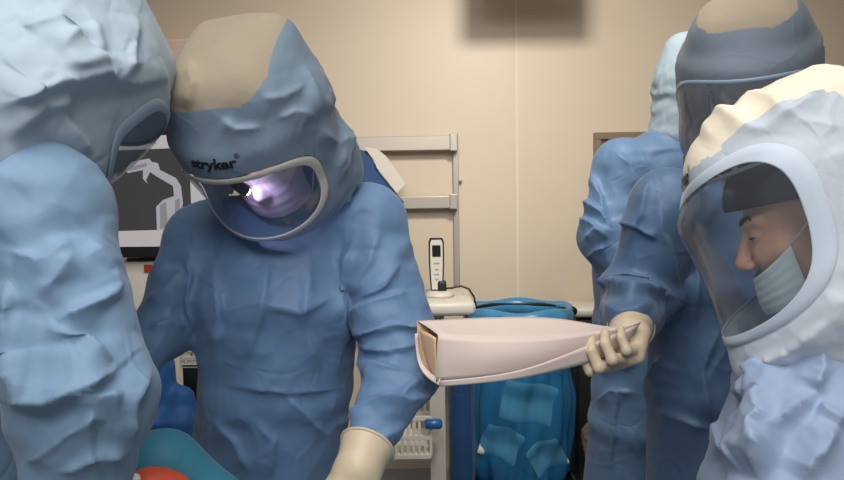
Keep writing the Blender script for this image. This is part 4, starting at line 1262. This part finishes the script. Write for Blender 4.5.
MB().box(A3(bcx - R1 - .04, bcy - R2, .05), A3(bcx + R1 + .04, bcy + R2, .08), .01).build('base', M['black'], st)
for sx_ in (-1, 1):
    for sy_ in (-1, 1):
        q = A3(bcx + sx_ * R1, bcy + sy_ * (R2 - .04), .026)
        MB().tube([q - A3(.012, 0, 0), q + A3(.012, 0, 0)], .026, 14).build('caster', M['black'], st, True)
bg = thing('waste_bag', 'translucent blue plastic waste bag hanging open, with white packaging inside', 'bag', (bcx, bcy, .1))
th = np.linspace(0, 2 * np.pi, 96, endpoint=False)
rows = []
for q, z in zip(np.linspace(0, 1, 44), np.linspace(brz + .002, .095, 44)):
    k = 1.0 + .08 * math.sin(q * 3.1) - .25 * max(0, q - .94) / .06
    wob = .018 * q * np.sin(th * 9 + 4 * np.sin(3 * q)) * (1 - q * .4) + .010 * np.sin(th * 17 + 9 * q) * min(1, q * 6) + .02 * vnoise(np.stack([np.cos(th), np.sin(th), np.full_like(th, q * 3)], 1), 2.0, 3) * min(1, q * 5)
    rows.append(np.stack([bcx + (R1 * k + wob) * np.cos(th), bcy + (R2 * k + wob) * np.sin(th), np.full_like(th, z)], 1))
rows.append(np.stack([bcx + .01 * np.cos(th), bcy + .01 * np.sin(th), np.full_like(th, .09)], 1))
strip('bag_film', rows, M['film'], bg)
rows = []
for dr, z in ((-.012, -.05), (-.006, -.015), (.004, .014), (.018, .010), (.026, -.012), (.027, -.04), (.025, -.075)):
    w = .006 * np.sin(th * 13) + .004 * np.sin(th * 7 + 1)
    rows.append(np.stack([bcx + (R1 + dr + w * (dr > .02)) * np.cos(th), bcy + (R2 + dr + w * (dr > .02)) * np.sin(th), brz + z + .006 * np.sin(th * 5 + z * 40)], 1))
strip('folded_rim', rows, M['bagrim'], bg, solid=.002)
for i, (x, y, d, wd, hg, an) in enumerate(((528, 402, 2.895, .20, .15, -.22), (500, 442, 2.93, .15, .12, -.4), (546, 455, 2.93, .13, .11, .5))):
    c = W(x, y, d)
    V = []
    n = 12
    for a in np.linspace(-1, 1, n):
        for b in np.linspace(-1, 1, n):
            V.append(c + A3(a * wd * .6 * math.cos(an) - b * hg * .6 * math.sin(an), .03 * math.sin(a * 3 + i) + .02 * math.cos(b * 4), a * wd * .6 * math.sin(an) + b * hg * .6 * math.cos(an)))
    V = np.array(V); Fq = np.array([(r * n + k, r * n + k + 1, (r + 1) * n + k + 1, (r + 1) * n + k) for r in range(n - 1) for k in range(n - 1)])
    o = link('packaging', mesh_np('packaging', V, Fq), M['towel'], None, solid=.004, sub=1)
    tag(o, ['large white wrapper in the blue bag, topmost and tilted', 'white wrapper low in the blue bag beside its left seam', 'white wrapper low in the blue bag toward the black bin'][i], 'wrapper', 'wrappers in the blue bag')

# dark sack beside it
ds0, ds1 = W(450, 400, 2.62), W(474, 400, 2.62)
P = [dict(t='rb', c=A3((ds0[0] + ds1[0]) / 2, 2.655, .45), h=A3((ds1[0] - ds0[0]) / 2, .11, .43), r=.05)]
V, Q = surface_nets(P, .016)
V = cloth(V, Q, np.tile(A3(0, 0, 1), (len(V), 1)), np.full(len(V), .02), np.full(len(V), .07), np.full(len(V), .02), 50, 5, 6, .05, .01)
V[:, 2] = np.maximum(V[:, 2], .004)
o = link('dark_sack', mesh_np('dark_sack', V, Q), M['sack'] if 'sack' in M else M['bundle'], None, sub=1)
tag(o, 'tall dark navy sack between the trolley column and the clear blue bag', 'sack')

# white lidded black bin at its right
bn = thing('lidded_bin', 'tall black bin with a rounded white lid at the right of the blue bag', 'bin', (.90, 3.18, 0))
lz = W(580, 318, 3.12)[2]
xl = W(574, 310, 3.12)[0]
MB().box(A3(xl + .015, 3.11, 0.0), A3(xl + .38, 3.28, lz - .002), .02).build('body', M['black'], bn, True)
MB().box(A3(xl - .005, 3.08, lz), A3(xl + .40, 3.30, lz + .055), .022).build('lid', M['white'], bn, True)
cw = W(588, 436, 3.06)
P = [dict(t='el', c=cw, r=A3(.035, .02, .07)), dict(t='el', c=cw + A3(.01, 0, -.08), r=A3(.03, .02, .05), k=.02)]
V, Q = surface_nets(P, .008)
V = facets(V, vnormals(V, Q), A3(.2, 0, 1), .03, 1.2, .03, 8)
o = link('crumpled_wrapper', mesh_np('crumpled_wrapper', V, Q), M['wrapper'] if 'wrapper' in M else M['towel'], bn)
o['label'] = 'crumpled clear wrapper clinging to the bin side'

# ------------------------------------------------------------------ screen on its console
cs = thing('console', 'white console cabinet with a red badge under the screen', 'cabinet', (-1.02, 2.52, 0))
c0, c1 = W(108, 260, 2.42)[0], W(176, 260, 2.42)[0]
zc_ = W(146, 262, 2.42)[2]
MB().box(A3(c0, 2.40, .06), A3(c1, 2.80, zc_ + .004), .012).build('body', M['white'], cs, True)
bp = W(147, 269, 2.39)
MB().box(A3(bp[0] - .018, 2.393, bp[2] - .014), A3(bp[0] + .03, 2.402, bp[2] + .014), .002).build('badge', M['redbadge'] if 'redbadge' in M else M['red'], cs)
MB().box(A3(c0 + .03, 2.42, 0), A3(c1 - .03, 2.78, .06)).build('plinth', M['black'], cs)

YS = 2.36
sc_ = thing('monitor', 'monitor with a grey medical robot arm drawing on its dark screen', 'monitor', (-1.0, 2.45, zc_))
a0, a1 = wx(98, 127, YS), wx(214, 256.5, YS)
MB().box(A3(a0[0], YS, a1[2]), A3(a1[0], YS + .05, a0[2]), .004).build('bezel', M['screen_black'], sc_)
MB().box(A3(-1.06, YS + .05, zc_ + .004), A3(-.96, YS + .09, a1[2] + .15), .004).build('stand', M['black'], sc_)
MB().box(A3(-1.10, YS + .045, zc_ + .003), A3(-.94, YS + .24, zc_ + .016), .004).build('stand_foot', M['black'], sc_)
def scr(name, pts, mat, k, par):
    return MB().poly([wx(x, y, YS - .0008 * k) for x, y in pts]).build(name, mat, par)
def emit(name, col, st):
    m, nt, b = mat_new(name)
    b.inputs['Base Color'].default_value = (*[c * .2 for c in col], 1); b.inputs['Roughness'].default_value = .25
    b.inputs['Emission Color'].default_value = (*col, 1); b.inputs['Emission Strength'].default_value = st
    return m
E1, E2, E3, E4 = emit('screen_white', (.50, .46, .46), .75), emit('screen_dark', (.045, .043, .045), .75), emit('screen_arm', (.34, .33, .36), .9), emit('screen_arm_shade', (.20, .20, .22), .9)
dp = scr('display', [(102, 136), (210, 134.5), (210, 246), (102, 247)], E1, 1, sc_)
scr('dark_field', [(104, 151), (189, 147.5), (192, 229), (104, 231.5)], E2, 2, dp)
scr('drawn_arm', [(125, 171), (131, 162), (149, 158.5), (152, 162), (158, 163), (160, 170), (176, 178), (181, 186), (183, 203), (179, 226), (157, 231), (156, 207), (163, 200), (174, 196), (173, 186), (156, 176), (150, 172), (146, 180), (148, 184), (143, 179), (143, 170), (128, 173)], E3, 3, dp)
scr('arm_shade', [(160, 205), (166, 202), (168, 226), (160, 229)], E4, 4, dp)
scr('arm_shade', [(175, 200), (180, 198), (180, 215), (175, 214)], E4, 4, dp)
scr('arm_shade', [(127, 170), (132, 166), (147, 163), (147, 166), (131, 171)], E4, 4, dp)
V, Fc = text_mesh('dock', .030)
tp = wx(148, 144, YS - .004)
o = link('screen_text', mesh_np('screen_text', np.stack([V[:, 0] + tp[0], np.full(len(V), YS - .004), V[:, 1] + tp[2]], 1), Fc), M['ink'], dp, smooth=False)

# pale cabinet on the wall behind the screen
wc = thing('wall_cabinet', 'cream wall cabinet glimpsed above the screen between two hoods', 'cabinet', tuple(float(v) for v in wx(160, 100, YB)))
w0, w1 = wx(120, 40, YB - .2), wx(215, 150, YB - .2); wm = wx(165, 114, YB - .2)
MB().box(A3(w0[0], YB - .2, w1[2]), A3(w1[0], YB - .001, w0[2]), .004).build('body', M['cab'] if 'cab' in M else M['white'], wc)
MB().box(A3(w0[0] + .01, YB - .212, wm[2] + .006), A3(w1[0] - .01, YB - .2, w0[2] - .01), .003).build('door', M['cab2'] if 'cab2' in M else M['white'], wc)
MB().box(A3(w0[0] + .01, YB - .212, w1[2] + .01), A3(w1[0] - .01, YB - .2, wm[2] - .006), .003).build('door', M['cab'] if 'cab' in M else M['white'], wc)
kb = wx(163, 116, YB - .22)
MB().box(A3(kb[0] - .012, YB - .225, kb[2] - .01), A3(kb[0] + .012, YB - .212, kb[2] + .012), .002).build('handle', M['black'], wc)

# ------------------------------------------------------------------ draped instrument table with basket
ta = thing('instrument_table', 'instrument table under a deep blue drape heaped at one side', 'table', (-.86, 1.98, 0))
tz = .79
P = [dict(t='rb', c=A3(-.88, 2.0, .5), h=A3(.20, .17, .29), r=.03),
     dict(t='rc', a=W(135, 352, 1.96), b=W(140, 440, 1.96), ra=.045, rb=.07, k=.03), dict(t='rc', a=W(160, 366, 1.95), b=W(160, 440, 1.94), ra=.042, rb=.06, k=.03),
     dict(t='rc', a=W(182, 398, 1.94), b=W(180, 450, 1.93), ra=.036, rb=.055, k=.03)]
V, Q = surface_nets(P, .016)
V = cloth(V, Q, np.tile(A3(.3, 0, 1), (len(V), 1)), np.full(len(V), .02), np.full(len(V), .06), np.full(len(V), .02), 60, 15, 6, .05, .01)
link('drape', mesh_np('drape', V, Q), M['drape'], ta, sub=1)
for sx_ in (-1, 1):
    for sy_ in (-1, 1):
        MB().tube([A3(-.88 + sx_ * .16, 2.0 + sy_ * .13, 0), A3(-.88 + sx_ * .16, 2.0 + sy_ * .13, .30)], .014, 8).build('leg', M['steel'], ta, True)
b0, b1 = W(184, 385, 2.0), W(204, 385, 2.0)
zb0, zb1 = tz + .005, W(190, 366, 2.0)[2]
o = MB().box(A3(b0[0], 1.96, zb0), A3(b1[0] + .06, 2.10, zb1), .004).build('black_case', M['black'], None)
tag(o, 'black case under the steel basket on the blue draped table', 'case')
bs = thing('steel_basket', 'small slotted steel instrument basket on top of the black case', 'basket', (float(b0[0]) + .06, 2.03, float(zb1)))
zt2 = W(190, 349, 2.0)[2]
mb = MB()
xs_ = np.linspace(b0[0], b1[0] + .06, 7)
for x in xs_: mb.box(A3(x - .006, 1.962, zb1 + .001), A3(x + .006, 1.968, zt2)); mb.box(A3(x - .006, 2.092, zb1 + .001), A3(x + .006, 2.098, zt2))
for z in (zb1 + .004, (zb1 + zt2) / 2, zt2): mb.box(A3(xs_[0] - .006, 1.96, z - .006), A3(xs_[-1] + .006, 1.97, z + .005)); mb.box(A3(xs_[0] - .006, 2.09, z - .006), A3(xs_[-1] + .006, 2.10, z + .005))
mb.box(A3(xs_[0], 1.96, zb1 + .001), A3(xs_[-1], 2.10, zb1 + .006))
mb.build('wire_body', M['white'], bs)
for kx_ in (.015, .04):
    q = A3(b0[0] + kx_, 2.02, zt2 + .004)
    MB().tube([q + A3(0, 0, -.05), q, q + A3(.004, 0, .02)], [.008, .010, .009], 10).build('instrument_handle', M['steel'], bs, True)

# ------------------------------------------------------------------ operating table under a teal drape
ot = thing('operating_table', 'operating table under a teal drape that rises beside the light blue sleeve', 'table', (-.20, 1.06, 0))
P = [dict(t='rb', c=A3(-.16, 1.06, .73), h=A3(.36, .17, .055), r=.03),
     dict(t='rc', a=W(120, 482, 1.13), b=W(158, 470, 1.13), ra=.06, rb=.062, k=.04),
     dict(t='rc', a=W(165, 470, 1.13), b=W(240, 520, 1.14), ra=.060, rb=.05, k=.04)]
V, Q = surface_nets(P, .012)
V = cloth(V, Q, np.tile(A3(1, 0, 0), (len(V), 1)), np.full(len(V), .03), np.full(len(V), .05), np.full(len(V), .02), 60, 25, 6, .05, .008)
link('drape', mesh_np('drape', V, Q), M['teal'], ot, sub=1)
MB().box(A3(-.30, .98, .05), A3(-.02, 1.14, .69), .02).build('column', M['steel'], ot)
MB().box(A3(-.40, .90, 0), A3(.10, 1.22, .06), .015).build('base', M['steel'], ot)
P = [dict(t='el', c=W(150, 497, 1.03), r=A3(.048, .045, .047)), dict(t='el', c=W(170, 500, 1.04), r=A3(.04, .045, .04), k=.02)]
V, Q = surface_nets(P, .008)
rc_ = thing('red_wrap', 'orange-red wrapped bundle with a white tab lying on the teal drape', 'bundle', tuple(float(v) for v in W(160, 520, 1.03)))
link('wrap', mesh_np('wrap', V, Q), M['red'], rc_, sub=1)
t0 = W(126, 480, .99)
V, Q = surface_nets([dict(t='rb', c=t0, h=A3(.012, .02, .010), r=.004, R=frame_from((.9, .4), .4))], .004)
link('tab', mesh_np('tab', V, Q), M['towel'], rc_)

# ------------------------------------------------------------------ unseen box added overhead to throw the shadow on the wall
cp_ = thing('shadow_caster', 'unseen ceiling box added to throw the soft shadow on the wall', 'blocker', (.44, 2.92, 2.95))
sxp = wx(520, 20, YB)[0]
MB().box(A3(sxp - .25, 2.80, 2.335), A3(sxp + .25, 2.92, 2.62), .02).build('shadow_box', M['white'], cp_, True)
MB().tube([A3(sxp, 2.86, 2.60), A3(sxp, 2.86, 2.95)], .05, 16).build('drop_tube', M['white'], cp_, True)
